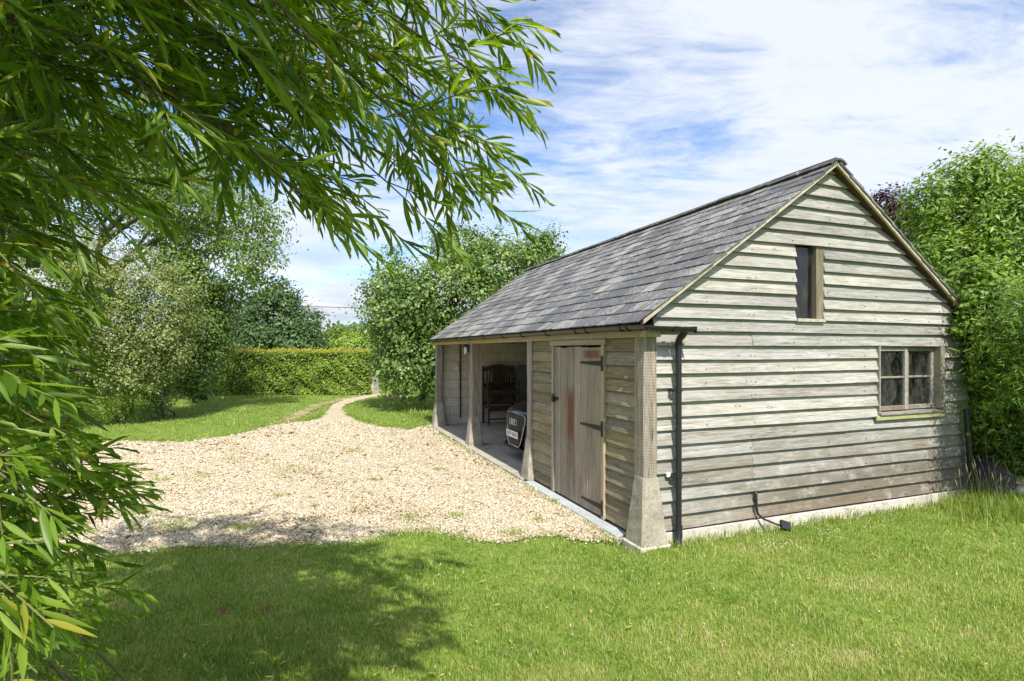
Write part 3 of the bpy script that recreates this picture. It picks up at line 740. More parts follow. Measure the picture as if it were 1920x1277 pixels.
# plank door
door = empty('door'); door.parent = barn
MB().box(0.078, 0.17, 0.842, 0.898, -0.022, 1.902).build('jamb', MAT['trim'], door, bevel=0.003)
MB().box(0.078, 0.17, 2.122, 2.178, -0.022, 1.902).build('jamb', MAT['trim'], door, bevel=0.003)
edges = [0.905, 1.03, 1.215, 1.395, 1.575, 1.755, 1.94, 2.116]
for i in range(7):
    a, b = edges[i] + .003, edges[i + 1] - .003
    d_ = random.uniform(0, .004)
    MB().box(0.094 + d_, 0.126, a, b, -0.010 + random.uniform(-.006, .006), 1.885 + random.uniform(-.01, .006)).build('plank', MAT['door'], door, bevel=0.004)
MB().box(0.128, 0.150, 0.92, 2.10, 0.12, 0.24).build('ledge', MAT['door'], door)
MB().box(0.128, 0.150, 0.92, 2.10, 1.62, 1.74).build('ledge', MAT['door'], door)
for (zh, ln) in ((1.700, 0.50), (0.975, 0.50), (0.10, 0.48)):
    h_ = empty('hinge'); h_.parent = door
    y0_, y1_ = 0.895, 0.895 + ln
    MB().hexa([(0.084, y0_, zh - .030), (0.0925, y0_, zh - .030), (0.0925, y1_, zh - .011), (0.084, y1_, zh - .011)],
              [(0.084, y0_, zh + .030), (0.0925, y0_, zh + .030), (0.0925, y1_, zh + .011), (0.084, y1_, zh + .011)]).build('strap', MAT['iron'], h_, bevel=0.002)
    MB().box(0.066, 0.077, 0.852, 0.884, zh - .085, zh + .085).build('plate', MAT['iron'], h_, bevel=0.003)
    MB().tube([(0.079, 0.890, zh - .04), (0.079, 0.890, zh + .04)], 0.010).build('pin', MAT['iron'], h_, smooth=True, autosmooth=40)
hs = empty('hasp'); hs.parent = door
MB().box(0.082, 0.0925, 1.99, 2.10, 1.195, 1.235).build('strap', MAT['iron'], hs, bevel=0.003)
MB().box(0.050, 0.080, 2.075, 2.135, 1.165, 1.235).build('padlock_body', MAT['iron'], hs, bevel=0.008)
MB().tube([(0.062, 2.085, 1.23), (0.062, 2.088, 1.262), (0.062, 2.105, 1.272), (0.062, 2.122, 1.262), (0.062, 2.125, 1.23)], 0.006).build('shackle', MAT['iron'], hs, smooth=True)

# block end wall, back wall and the partition behind the store
def block_wall(name, origin, along, L, H, roofed=False, jt=0.010):
    """wall built of blocks; along = unit vector (u,v) in the barn"""
    w = empty(name); w.parent = barn
    bw, bh, dp = 0.440, 0.215, 0.10
    mats = MAT['block']
    nrm = (-along[1], along[0])
    def shape(l):
        mb = MB(); mb.box(0, l, 0, dp, 0, bh); me = mb.mesh('block', mats, bevel=0.004); return me
    full, half = shape(bw), shape(bw / 2 - jt / 2)
    nrow = int(H / (bh + jt)); ang_ = math.atan2(along[1], along[0])
    for rw in range(nrow):
        x = 0.0; first = True
        while x < L - 0.1:
            me = full
            if rw % 2 and first: me = half
            l = bw if me is full else bw / 2 - jt / 2
            if x + l > L: me = half; l = bw / 2 - jt / 2
            if x + l > L + 0.02: break
            o = link('block', me, w)
            o.location = (origin[0] + along[0] * x, origin[1] + along[1] * x, origin[2] + rw * (bh + jt))
            o.rotation_euler = (random.uniform(-.004, .004), random.uniform(-.003, .003), ang_)
            x += l + jt; first = False
    mo = MB().box(0.002, L - .004, 0.008, dp - .008, -0.01, nrow * (bh + jt)).build('mortar', MAT['mortar'], w)
    mo.location = origin; mo.rotation_euler = (0, 0, ang_)
    return w
block_wall('end_wall', (0.245, 8.99, -0.026), (1, 0), 4.85, 2.05)
gt = MB()
gt.add([(0.245, 9.0, 2.005), (5.10, 9.0, 2.005), (5.10, 9.09, 2.005), (0.245, 9.09, 2.005), (2.645, 9.0, RIDGE_Z - .08), (2.645, 9.09, RIDGE_Z - .08)], [(0, 1, 4), (3, 5, 2), (0, 4, 5, 3), (1, 2, 5, 4), (0, 3, 2, 1)])
gt.build('end_gable', MAT['mortar'], barn)
bk = MB().box(5.10, 5.19, 0.2, 9.09, -0.05, 2.05).build('back_wall', MAT['mortar'], barn)
pt = MB().box(0.17, 5.095, 2.90, 2.958, -0.03, 2.06).build('partition', MAT['front'], barn)

# roof: deck, rafters, slates, ridge, verges
roof = empty('roof'); roof.parent = barn
dk = MB()
dk.add([(EAVE_U + .05, V_NEAR + .03, roof_z(.05) - .035), (RIDGE_U, V_NEAR + .03, RIDGE_Z - .035), (2 * RIDGE_U - .05, V_NEAR + .03, roof_z(.05) - .035), (2 * RIDGE_U - .05, V_NEAR + .03, roof_z(.05) - .060), (RIDGE_U, V_NEAR + .03, RIDGE_Z - .060), (EAVE_U + .05, V_NEAR + .03, roof_z(.05) - .060)] +
       [(EAVE_U + .05, V_FAR - .03, roof_z(.05) - .035), (RIDGE_U, V_FAR - .03, RIDGE_Z - .035), (2 * RIDGE_U - .05, V_FAR - .03, roof_z(.05) - .035), (2 * RIDGE_U - .05, V_FAR - .03, roof_z(.05) - .060), (RIDGE_U, V_FAR - .03, RIDGE_Z - .060), (EAVE_U + .05, V_FAR - .03, roof_z(.05) - .060)],
       [(0, 1, 4, 5), (1, 2, 3, 4), (11, 10, 7, 6), (10, 9, 8, 7), (0, 6, 7, 1), (1, 7, 8, 2), (5, 4, 10, 11), (4, 3, 9, 10), (0, 5, 11, 6), (2, 8, 9, 3)])
dk.build('deck', MAT['bench'], roof)
GAUGE = 0.214; NROW = int(math.hypot(RIDGE_U, RIDGE_Z - EAVE_Z) / GAUGE) + 1
SLEN = math.hypot(RIDGE_U, RIDGE_Z - EAVE_Z)
def slate_shape(w, l, seed):
    rr = np.random.default_rng(seed)
    ch = rr.uniform(0, .012, 4); t0, t1 = 0.011, 0.007
    n = 6; V = []; F = []
    for i in range(n + 1):
        x = -w / 2 + w * i / n
        wob = rr.normal(0, .0022) - (ch[0] if i == 0 else ch[1] if i == n else 0)
        V += [(x, -wob, 0), (x, l, 0), (x, l, t1), (x, -wob + .003, t0 + rr.normal(0, .0006))]
    for i in range(n):
        for k in range(4):
            F.append((4 * i + k, 4 * i + (k + 1) % 4, 4 * i + (k + 1) % 4 + 4, 4 * i + k + 4))
    F += [(3, 2, 1, 0), tuple(4 * n + k for k in range(4))]
    return V, F
widths = [0.22, 0.25, 0.28, 0.32]
sl_shapes = {}
for wi, w in enumerate(widths):
    for j in range(3): sl_shapes[(wi, j)] = slate_shape(w - .005, GAUGE * 2 + .04, wi * 7 + j)
placed = []
for side in (0, 1):
    for row in range(NROW):
        s = row * GAUGE - 0.035
        v = V_NEAR - 0.012 + (random.uniform(.10, .28) if row % 2 else 0)
        if row % 2:
            placed.append((side, row, s, V_NEAR - .012, v, 0))
        while v < V_FAR:
            wi = random.choice([0, 1, 1, 2, 2, 3]); w = widths[wi]
            if v + w > V_FAR - .09: w = V_FAR - v
            placed.append((side, row, s, v, v + w, wi)); v += w
def slate_matrix(side, s, vc, rowtop):
    c, sn = math.cos(TH), math.sin(TH)
    if side == 0: up = Vector((c, 0, sn)); nrm = Vector((-sn, 0, c)); x = Vector((0, -1, 0)); u0 = EAVE_U
    else: up = Vector((-c, 0, sn)); nrm = Vector((sn, 0, c)); x = Vector((0, 1, 0)); u0 = 2 * RIDGE_U
    p = Vector((u0, vc, EAVE_Z)) + up * s + nrm * (0.012 + random.uniform(-.0015, .005))
    tl = -0.022 / (GAUGE * 2 + .04) + random.uniform(-.006, .006)
    x = (x + up * random.gauss(0, .009)).normalized()
    if random.random() < .03: p = p - up * random.uniform(.01, .04)
    yv = (up + nrm * tl).normalized(); zv = x.cross(yv).normalized()
    return Matrix(((x.x, yv.x, zv.x, p.x), (x.y, yv.y, zv.y, p.y), (x.z, yv.z, zv.z, p.z), (0, 0, 0, 1)))
meshes = {}
for kk, (V_, F_) in sl_shapes.items():
    me = bpy.data.meshes.new('slate'); me.from_pydata(V_, [], F_); me.update(); me.materials.append(MAT['slate']); meshes[kk] = me
placed.sort(key=lambda p: (p[0], p[3] + p[1] * 0.02))
cnt = 0; RV, RF, RT = [], [], []
for (side, row, s, v0, v1, wi) in placed:
    w = v1 - v0; top = s + GAUGE * 2 + .04
    mt = slate_matrix(side, s, (v0 + v1) / 2, top)
    j = random.randrange(3)
    over = max(0, top - SLEN + 0.0)
    ysc = max(0.25, (GAUGE * 2 + .04 - over) / (GAUGE * 2 + .04))
    mt = mt @ Matrix.Diagonal((w / widths[wi], ysc, 1, 1))
    if side == 0 and cnt < 300:
        o = link('slate', meshes[(wi, j)], roof); o.matrix_local = mt; cnt += 1
    else:
        V_, F_ = sl_shapes[(wi, j)]; o0 = len(RV); t_ = random.random()
        RV += [tuple(mt @ Vector(p)) for p in V_]; RF += [tuple(i + o0 for i in f) for f in F_]; RT += [t_] * len(V_)
me = bpy.data.meshes.new('slates'); me.from_pydata(RV, [], RF); me.update()
a_ = me.attributes.new('tint', 'FLOAT', 'POINT'); a_.data.foreach_set('value', np.array(RT, dtype=np.float32))
me.materials.append(MAT['slate']); o = link('slates', me, roof); o['kind'] = 'stuff'
# ridge tiles: angled, butted with dark joints
def ridge_tile(l):
    mb = MB(); V = []; n = 9
    for y in (0, l):
        for (rad, dz) in ((0.135, 0.0), (0.115, -0.004)):
            for i in range(n):
                a = math.pi * (0.5 - 0.36 + 0.72 * i / (n - 1))
                V.append((rad * math.cos(a) * 1.05, y, rad * math.sin(a) * 0.82 + dz))
    F = []
    for i in range(n - 1):
        F += [(i + 1, i, i + 2 * n, i + 1 + 2 * n), (n + i, n + i + 1, n + i + 1 + 2 * n, n + i + 2 * n), (i, i + 1, n + i + 1, n + i), (2 * n + i + 1, 2 * n + i, 3 * n + i, 3 * n + i + 1)]
    for i in (0, n - 1):
        F.append((i, n + i, 3 * n + i, 2 * n + i) if i == 0 else (n + i, i, 2 * n + i, 3 * n + i))
    return mb.add(V, F).mesh('ridge_tile', MAT['ridge'])
rt = ridge_tile(0.441)
for i in range(20):
    o = link('ridge_tile', rt, roof); o.location = (RIDGE_U, V_NEAR - .02 + i * 0.4575, RIDGE_Z - 0.075 + random.uniform(-.008, .008)); o.rotation_euler = (random.uniform(-.018, .018), random.uniform(-.04, .04), random.uniform(-.015, .015))
# verge battens under the slate ends on the near gable, and the far one
for vv in (V_NEAR + .004, V_FAR - .09):
    for side in (0, 1):
        sg = 1 if side == 0 else -1; u0 = 0 if side == 0 else 2 * RIDGE_U
        pts = []
        a0, a1 = 0.045, RIDGE_U - .004
        MB().hexa([(u0 + sg * a0, vv, EAVE_Z + SL * a0 - .050), (u0 + sg * a0, vv + .05, EAVE_Z + SL * a0 - .050), (u0 + sg * a1, vv + .05, EAVE_Z + SL * a1 - .050), (u0 + sg * a1, vv, EAVE_Z + SL * a1 - .050)][::(1 if side else -1)],
                  [(u0 + sg * a0, vv, EAVE_Z + SL * a0 - .004), (u0 + sg * a0, vv + .05, EAVE_Z + SL * a0 - .004), (u0 + sg * a1, vv + .05, EAVE_Z + SL * a1 - .004), (u0 + sg * a1, vv, EAVE_Z + SL * a1 - .004)][::(1 if side else -1)]).build('verge_board', MAT['verge'], roof, bevel=0.003)

# gutter, its brackets, the return along the gable and the downpipe
gut = empty('gutter'); gut.parent = barn
def half_round(path_a, path_b, rad, name, parent):
    """half-round channel from a to b"""
    a, b = Vector(path_a), Vector(path_b); t = (b - a).normalized(); x = Vector((-t.y, t.x, 0)); n = 9; V = []
    for p in (a, b):
        for rr_ in (rad, rad - .005):
            for i in range(n):
                q_ = math.pi + math.pi * i / (n - 1)
                V.append(tuple(p + x * math.cos(q_) * rr_ + Vector((0, 0, 1)) * math.sin(q_) * rr_))
    F = []
    for i in range(n - 1):
        F += [(i, i + 1, i + 1 + 2 * n, i + 2 * n), (n + i + 1, n + i, 3 * n + i, 3 * n + i + 1), (i + 1, i, n + i, n + i + 1), (2 * n + i, 2 * n + i + 1, 3 * n + i + 1, 3 * n + i)]
    F += [(0, 2 * n, 3 * n, n), (n - 1, 2 * n - 1, 4 * n - 1, 3 * n - 1)]
    return MB().add(V, F).build(name, MAT['plastic'], parent, smooth=True, autosmooth=50)
GU, GZc = -0.012, 2.090
half_round((GU, 0.09, GZc), (GU, 9.12, GZc), 0.050, 'channel', gut)
half_round((GU, -0.10, GZc - .004), (GU, 0.088, GZc - .004), 0.054, 'corner_union', gut)
half_round((GU - .03, -0.045, GZc - .012), (0.40, -0.045, GZc - .018), 0.050, 'return_channel', gut)
half_round((0.30, -0.045, GZc - .014), (0.345, -0.045, GZc - .014), 0.058, 'union', gut)
half_round((0.404, -0.045, GZc - .016), (0.56, -0.045, GZc - .022), 0.056, 'outlet', gut)
MB().box(0.555, 0.562, -0.100, 0.010, GZc - .075, GZc - .012).build('stop_end', MAT['plastic'], gut)
for i, vv in enumerate([0.20, 0.32, 1.03, 1.28, 2.1, 2.95, 3.75, 4.7, 5.6, 6.5, 7.4, 8.3, 8.95]):
    V = []; n = 9
    for y in (vv - .014, vv + .014):
        for rr_ in (0.060, 0.0515):
            for k in range(n):
                q_ = math.pi + math.pi * k / (n - 1)
                V.append((GU + math.cos(q_) * rr_, y, GZc + math.sin(q_) * rr_))
    F = []
    for k in range(n - 1):
        F += [(k, k + 1, k + 1 + 2 * n, k + 2 * n), (n + k + 1, n + k, 3 * n + k, 3 * n + k + 1), (k + 1, k, n + k, n + k + 1), (2 * n + k, 2 * n + k + 1, 3 * n + k + 1, 3 * n + k)]
    F += [(0, 2 * n, 3 * n, n), (n - 1, 2 * n - 1, 4 * n - 1, 3 * n - 1)]
    b_ = MB().add(V, F); b_.box(GU + .040, 0.074, vv - .012, vv + .012, GZc - .048, GZc - .030)
    b_.build('bracket', MAT['plastic'], gut)
pipe = empty('downpipe'); pipe.parent = barn
PU, PV = 0.462, 0.052
MB().tube([(PU, PV - .09, 2.055), (PU, PV - .09, 2.02), (PU, PV - .06, 1.99), (PU, PV - .02, 1.965), (PU, PV, 1.93), (PU, PV, 1.86)], 0.035, 14).build('swan_neck', MAT['plastic'], pipe, smooth=True, autosmooth=50)
MB().tube([(PU, PV, 1.93), (PU, PV, 0.045)], 0.031, 14).build('pipe', MAT['plastic'], pipe, smooth=True, autosmooth=50)
MB().tube([(PU, PV, 0.11), (PU, PV, 0.0), (PU - .03, PV - .02, -0.06)], 0.039, 14).build('shoe', MAT['plastic'], pipe, smooth=True, autosmooth=50)
for zz in (1.45, 0.60):
    c_ = MB().tube([(PU, PV, zz - .014), (PU, PV, zz + .014)], 0.038, 14); c_.box(PU - .062, PU - .03, PV - .01, 0.13, zz - .010, zz + .010)
    c_.tube([(PU - .075, PV + .02, zz), (PU - .050, PV + .02, zz)], 0.016, 8)
    c_.build('clip', MAT['plastic'], pipe, smooth=True, autosmooth=40)
MB().box(PU - .105, PU - .06, 0.09, 0.123, .585, .628).build('junction_box', MAT['white'], pipe, bevel=0.006)
pipe2 = empty('downpipe'); pipe2.parent = barn
MB().tube([(4.98, 0.06, 1.09), (4.985, 0.05, 1.03), (4.99, 0.05, 0.9), (5.06, 0.05, 0.30), (5.09, 0.05, -0.1)], 0.031, 12).build('pipe', MAT['plastic'], pipe2, smooth=True, autosmooth=50)

# ------------------------------------------------------------------ things in and on the barn
def bw(u, v, z=0.0):
    return (P0[0] + D2[0] * u + D1[0] * v, P0[1] + D2[1] * u + D1[1] * v, z)
# --- car: nose just inside the open bay; own x runs from nose to tail
car = empty('parked_car', bw(0.37, 4.17, -0.026), BARN_ROT, 'dark blue car parked nose-out in the open bay behind the boarded store', 'car')
paint, nt_, out_ = new_mat('car_paint'); principled(nt_, out_, (0.010, 0.014, 0.028), 0.30, 0.4, coat=.7)
chrome, nt_, out_ = new_mat('chrome'); principled(nt_, out_, (0.50, 0.50, 0.50), 0.2, 0.5, metal=1.0)
rubber = flatm('tyre_rubber', (0.02, 0.02, 0.02), 0.85)
alloy = flatm('alloy', (0.45, 0.45, 0.46), 0.35, metal=0.8)
slatm = flatm('grille_slat', (0.26, 0.27, 0.29), .3, metal=.9)
blackp = flatm('grille_black', (0.012, 0.012, 0.013), 0.5)
lampg, nt_, out_ = new_mat('headlamp_glass'); principled(nt_, out_, (0.30, 0.32, 0.34), 0.12, 0.6, coat=1.0)
cglass, nt_, out_ = new_mat('car_glass'); principled(nt_, out_, (0.012, 0.014, 0.016), 0.06, 0.6)
st_ = [  # x, half width, bottom, top, shoulder
    (-0.02, 0.40, 0.26, 0.78, 0.68), (0.02, 0.64, 0.22, 0.85, 0.72), (0.10, 0.82, 0.20, 0.90, 0.75), (0.25, 0.91, 0.19, 0.955, 0.78), (0.5, 0.935, 0.19, 1.01, 0.82),
    (0.85, 0.94, 0.19, 1.06, 0.86), (1.25, 0.945, 0.19, 1.09, 0.90), (1.9, 0.94, 0.19, 1.08, 0.90), (2.8, 0.94, 0.19, 1.05, 0.91), (3.6, 0.93, 0.20, 1.07, 0.93), (4.2, 0.90, 0.24, 1.08, 0.92), (4.45, 0.80, 0.30, 1.02, 0.88), (4.50, 0.60, 0.36, 0.96, 0.84)]
V, F = [], []; K = 14
for (x, w, zb, zt, zs) in st_:
    half = [(0.0, zb), (w * .7, zb), (w * .94, zb + .05), (w, zb + .18), (w, (zb + zs) / 2 + .05), (w * .985, zs), (w * .93, zs + (zt - zs) * .55), (w * .62, zt - .012), (0.0, zt)]
    prof = half + [(-a, b) for a, b in half[-2:0:-1]]
    K = len(prof); V += [(x + (.05 * (a / .9) ** 2 if x < .3 else 0), a, b) for a, b in prof]
for i in range(len(st_) - 1):
    for k in range(K):
        a, b = i * K + k, i * K + (k + 1) % K
        F.append((a, a + K, b + K, b))
F += [tuple(range(K)), tuple((len(st_) - 1) * K + k for k in reversed(range(K)))]
body = MB().add(V, F).build('body', paint, car, smooth=True)
md = body.modifiers.new('s', 'SUBSURF'); md.levels = 1; md.render_levels = 2
cab = [(1.18, 0.80, 1.02, 1.04), (1.5, 0.74, 1.02, 1.30), (1.95, 0.68, 1.02, 1.54), (2.6, 0.67, 1.02, 1.59), (3.3, 0.66, 1.02, 1.55), (3.9, 0.68, 1.03, 1.40), (4.25, 0.72, 1.04, 1.10)]
V, F = [], []
for (x, w, zb, zt) in cab:
    wb = 0.86
    V += [(x, -wb, zb - .03), (x, -w, zt - .06 * (zt - zb)), (x, -w * .7, zt), (x, w * .7, zt), (x, w, zt - .06 * (zt - zb)), (x, wb, zb - .03)]
for i in range(len(cab) - 1):
    for k in range(5):
        F.append((i * 6 + k, i * 6 + k + 6, i * 6 + k + 7, i * 6 + k + 1))
F += [(0, 1, 2, 3, 4, 5), tuple(36 + k for k in (5, 4, 3, 2, 1, 0))]
cabin = MB().add(V, F).build('cabin', paint, car, smooth=True, autosmooth=35)
def quad_patch(pts, name, mat, parent, off):
    c = Vector((0, 0, 0)); P = [Vector(p) for p in pts]
    n = (P[1] - P[0]).cross(P[3] - P[0]).normalized()
    if n.dot(Vector(off)) < 0: n = -n
    return MB().hexa([tuple(p + n * .002) for p in P], [tuple(p + n * .008) for p in P]).build(name, mat, parent)
quad_patch([(1.24, -.70, 1.075), (1.24, .70, 1.075), (1.90, .60, 1.500), (1.90, -.60, 1.500)], 'windscreen', cglass, car, (-1, 0, 1))
for s in (-1, 1):
    quad_patch([(1.55, s * .835, 1.06), (2.55, s * .845, 1.06), (2.55, s * .695, 1.50), (1.98, s * .70, 1.47)], 'side_window', cglass, car, (0, s, .3))
    quad_patch([(2.60, s * .845, 1.06), (3.65, s * .840, 1.06), (3.35, s * .69, 1.46), (2.60, s * .695, 1.50)], 'side_window', cglass, car, (0, s, .3))
for (x, s) in ((0.82, -1), (0.82, 1), (3.55, -1), (3.55, 1)):
    wh = empty('wheel'); wh.parent = car
    tv = MB().tube([(x, s * .74, .325), (x, s * .76, .325), (x, s * .93, .325), (x, s * .95, .325)], [.30, .325, .325, .30], 28); tv.build('tyre', rubber, wh, smooth=True, autosmooth=40)
    rm = MB().tube([(x, s * .949, .325), (x, s * .957, .325)], [.225, .205], 24)
    for k in range(5):
        a = 2 * math.pi * k / 5
        rm.tube([(x, s * .962, .325), (x + .19 * math.cos(a), s * .962, .325 + .19 * math.sin(a))], .022, 6)
    rm.build('rim', alloy, wh, smooth=True, autosmooth=40)
    ar = MB()
    pts = [(x + .36 * math.cos(math.pi * k / 12), s * .936, .325 + .36 * math.sin(math.pi * k / 12)) for k in range(13)]
    ar.tube(pts, .022, 6).build('arch', paint, car, smooth=True)
gr = empty('grille'); gr.parent = car
gz0, gz1 = 0.262, 0.800
gpts = [(-.22, gz0), (.22, gz0), (.28, gz0 + .06), (.41, gz1 - .12), (.40, gz1 - .03), (.33, gz1), (-.33, gz1), (-.40, gz1 - .03), (-.41, gz1 - .12), (-.28, gz0 + .06)]
def gx_(y, z): return -0.062 + 0.20 * y * y + 0.10 * max(0, z - .55)
MB().add([(gx_(y, z) + .012, y, z) for y, z in gpts] + [(gx_(y, z) + .06, y, z) for y, z in gpts], [tuple(range(10)), tuple(range(19, 9, -1))] + [(i, i + 10, (i + 1) % 10 + 10, (i + 1) % 10) for i in range(10)]).build('grille_back', blackp, gr)
MB().tube([(gx_(y, z), y, z) for y, z in gpts + gpts[:2]], 0.0095, 8).build('grille_frame', chrome, gr, smooth=True)
for i in range(17):
    y = -.36 + .72 * i / 16
    zlo = gz0 + .012 if abs(y) < .22 else gz0 + .03 + (abs(y) - .22) / .19 * .36
    MB().box(gx_(y, .5) - .010, gx_(y, .5) + .012, y - .0035, y + .0035, zlo, gz1 - .02).build('slat', slatm, gr).location = (0.008, 0, 0)
bd = MB()
rings = empty('badge'); rings.parent = car
for k in range(4):
    yc = -.1065 + .071 * k
    MB().tube([(gx_(yc, .66) - .014 - .003 * (k % 2), yc + .050 * math.cos(a), .665 + .050 * math.sin(a)) for a in np.linspace(0, 2 * math.pi, 21)], 0.0085, 6).build('ring', chrome, rings, smooth=True)
plate = MB().box(-.088, -.080, -.26, .26, .405, .515).build('number_plate', flatm('plate_white', (0.78, 0.78, 0.74), .4, mott=.04), car, bevel=0.002)
fc = bpy.data.curves.new('plate_text', 'FONT'); fc.body = 'EF07 NGN'; fc.size = 0.098; fc.align_x = 'CENTER'; fc.align_y = 'CENTER'; fc.extrude = 0.001
tmp = bpy.data.objects.new('tmp', fc); COL.objects.link(tmp)
dg = bpy.context.evaluated_depsgraph_get(); tme = bpy.data.meshes.new_from_object(tmp.evaluated_get(dg)); bpy.data.objects.remove(tmp)
tme.materials.clear(); tme.materials.append(blackp)
to = link('lettering', tme, plate); to.matrix_local = Matrix.Translation((-.0895, 0, .460)) @ Matrix(((0, 0, -1, 0), (-1, 0, 0, 0), (0, 1, 0, 0), (0, 0, 0, 1)))
for s in (-1, 1):
    hl = MB().hexa([(.105, s * .52, .60), (.20, s * .80, .62), (.30, s * .80, .62), (.2, s * .52, .60)], [(.085, s * .50, .72), (.185, s * .83, .735), (.32, s * .82, .735), (.2, s * .50, .72)])
    hl.build('headlight', lampg, car, bevel=0.01)
    MB().box(.09, .16, min(s * .52, s * .72), max(s * .52, s * .72), .34, .42).build('fog_lamp', lampg, car, bevel=0.01)
MB().add([(-.075, -.45, .20), (-.075, .45, .20), (.10, .74, .19), (.10, -.74, .19), (-.06, -.45, .25), (-.06, .45, .25), (.11, .76, .25), (.11, -.76, .25)], [(0, 1, 2, 3), (7, 6, 5, 4), (0, 4, 5, 1), (1, 5, 6, 2), (2, 6, 7, 3), (3, 7, 4, 0)]).build('splitter', blackp, car)

# --- two stacked wooden garden benches against the end wall
def bench(loc, depth, label):
    b = empty('wooden_bench', loc, BARN_ROT, label, 'bench', 'wooden benches stacked in the barn')
    W_, m = 0.86, MAT['bench']
    for x in (0.0, W_ - .05):
        MB().box(x, x + .05, 0, .05, 0, .62).build('leg', m, b, bevel=.004)
        MB().hexa([(x, depth - .05, 0), (x + .05, depth - .05, 0), (x + .05, depth, 0), (x, depth, 0)], [(x, depth - .03, 1.03), (x + .05, depth - .03, 1.03), (x + .05, depth + .02, 1.03), (x, depth + .02, 1.03)]).build('leg', m, b, bevel=.004)
        MB().box(x - .008, x + .058, -.02, depth - .03, .622, .650).build('arm', m, b, bevel=.006)
    MB().box(.052, W_ - .052, .01, .035, .33, .405).build('apron', m, b)
    MB().box(.052, W_ - .052, .01, .035, .12, .16).build('stretcher', m, b)
    for k in range(5):
        y0 = -.01 + k * (depth - .06) / 5
        MB().box(.0, W_, y0, y0 + (depth - .06) / 5 - .012, .407, .430).build('seat_slat', m, b, bevel=.003)
    yb = depth - .045
    MB().box(.052, W_ - .052, yb, yb + .03, .47, .53).build('back_rail', m, b)
    V = []; n = 16
    for i in range(n + 1):
        t = i / n; x = .05 + (W_ - .10) * t
        top = 1.0 + .075 * math.sin(math.pi * t) ** 1.5
        V += [(x, yb, .90 + .04 * math.sin(math.pi * t)), (x, yb, top), (x, yb + .035, top), (x, yb + .035, .90 + .04 * math.sin(math.pi * t))]
    F = []
    for i in range(n):
        for k in range(4): F.append((4 * i + k, 4 * i + k + 4, 4 * i + (k + 1) % 4 + 4, 4 * i + (k + 1) % 4))
    F += [(0, 1, 2, 3), (4 * n + 3, 4 * n + 2, 4 * n + 1, 4 * n)]
    MB().add(V, F).build('crest_rail', m, b)
    MB().box(W_ / 2 - .13, W_ / 2 + .13, yb + .006, yb + .026, .532, .932).build('splat', m, b)
    for x in (.11, .18, .25, W_ - .28, W_ - .21, W_ - .14):
        MB().box(x, x + .03, yb + .006, yb + .026, .532, .92).build('back_slat', m, b)
    return b
bench(bw(1.30, 8.44, -0.028), 0.50, 'lower dark wooden bench standing on the barn floor')
bench(bw(1.285, 8.46, 0.403), 0.42, 'upper dark wooden bench stacked on another bench')
panel = MB()
panel.hexa([(2.12, 8.62, -.026), (3.1, 8.62, -.026), (3.1, 8.66, -.026), (2.12, 8.66, -.026)], [(2.30, 8.94, 1.45), (3.1, 8.94, 1.45), (3.1, 8.98, 1.45), (2.30, 8.98, 1.45)])
pm = empty('leaning_panel', tuple(P0), BARN_ROT, 'grey sheet panel leaning on the block wall behind the car', 'panel')
panel.build('sheet', flatm('grey_sheet', (0.20, 0.205, 0.20), .7), pm)

# --- lamp on the middle post, switch and conduit on the end wall, floodlight on the gable
lm = empty('bulkhead_lamp', tuple(P0), BARN_ROT, 'small black bulkhead lamp with ribbed glass high on the middle post', 'lamp')
MB().box(.052, .083, 5.985, 6.085, 1.80, 1.93).build('back_plate', MAT['iron'], lm, bevel=.006)
MB().tube([(.02, 6.035, 1.77), (.02, 6.035, 1.78), (.02, 6.035, 1.90), (.02, 6.035, 1.91)], [.03, .042, .042, .035], 14).build('glass', flatm('lamp_glass', (0.55, 0.55, 0.52), .2, .6), lm, smooth=True, autosmooth=40)
MB().tube([(.02, 6.035, 1.905), (.02, 6.035, 1.93), (.02, 6.035, 1.955)], [.05, .05, .02], 14).build('cap', MAT['iron'], lm, smooth=True, autosmooth=40)
MB().tube([(.02, 6.035, 1.765), (.02, 6.035, 1.785)], [.022, .04], 14).build('base_ring', MAT['iron'], lm, smooth=True, autosmooth=40)
for k in range(4):
    a = k * math.pi / 2 + .4
    MB().tube([(.02 + .046 * math.cos(a), 6.035 + .046 * math.sin(a), 1.78), (.02 + .046 * math.cos(a), 6.035 + .046 * math.sin(a), 1.91)], .003, 5).build('guard_bar', MAT['iron'], lm)
sw = empty('light_switch', tuple(P0), BARN_ROT, 'small white switch box on the block end wall', 'switch')
MB().box(.60, .69, 8.945, 8.988, 1.33, 1.43).build('box', MAT['white'], sw, bevel=.006)
MB().box(.63, .66, 8.938, 8.945, 1.36, 1.40).build('rocker', MAT['white'], sw, bevel=.002)
cd = MB().tube([(.725, 8.965, 2.02), (.725, 8.965, 1.2), (.73, 8.965, .12)], .016, 8).build('conduit', MAT['iron']); cd.matrix_world = Matrix.Translation(tuple(P0)) @ Matrix.Rotation(BARN_ROT, 4, 'Z'); tag(cd, 'thin black cable conduit running down the block end wall', 'conduit')
fl = empty('floodlight', tuple(P0), BARN_ROT, 'small black floodlight on a bent arm low on the gable', 'floodlight')
FU = 1.505
MB().tube([(FU, .108, .345), (FU, .100, .30), (FU, .095, .16), (FU + .012, .085, .10), (FU + .05, .055, .055), (FU + .15, -.015, .01), (FU + .19, -.04, -.005)], [.013, .015, .015, .014, .011, .010, .010], 8).build('arm', MAT['plastic'], fl, smooth=True)
MB().box(FU - .022, FU + .022, .098, .122, .24, .275).build('bracket', MAT['plastic'], fl, bevel=.003)
hd = MB().box(-.055, .055, -.02, .02, -.05, .05).build('head', MAT['plastic'], fl, bevel=.006)
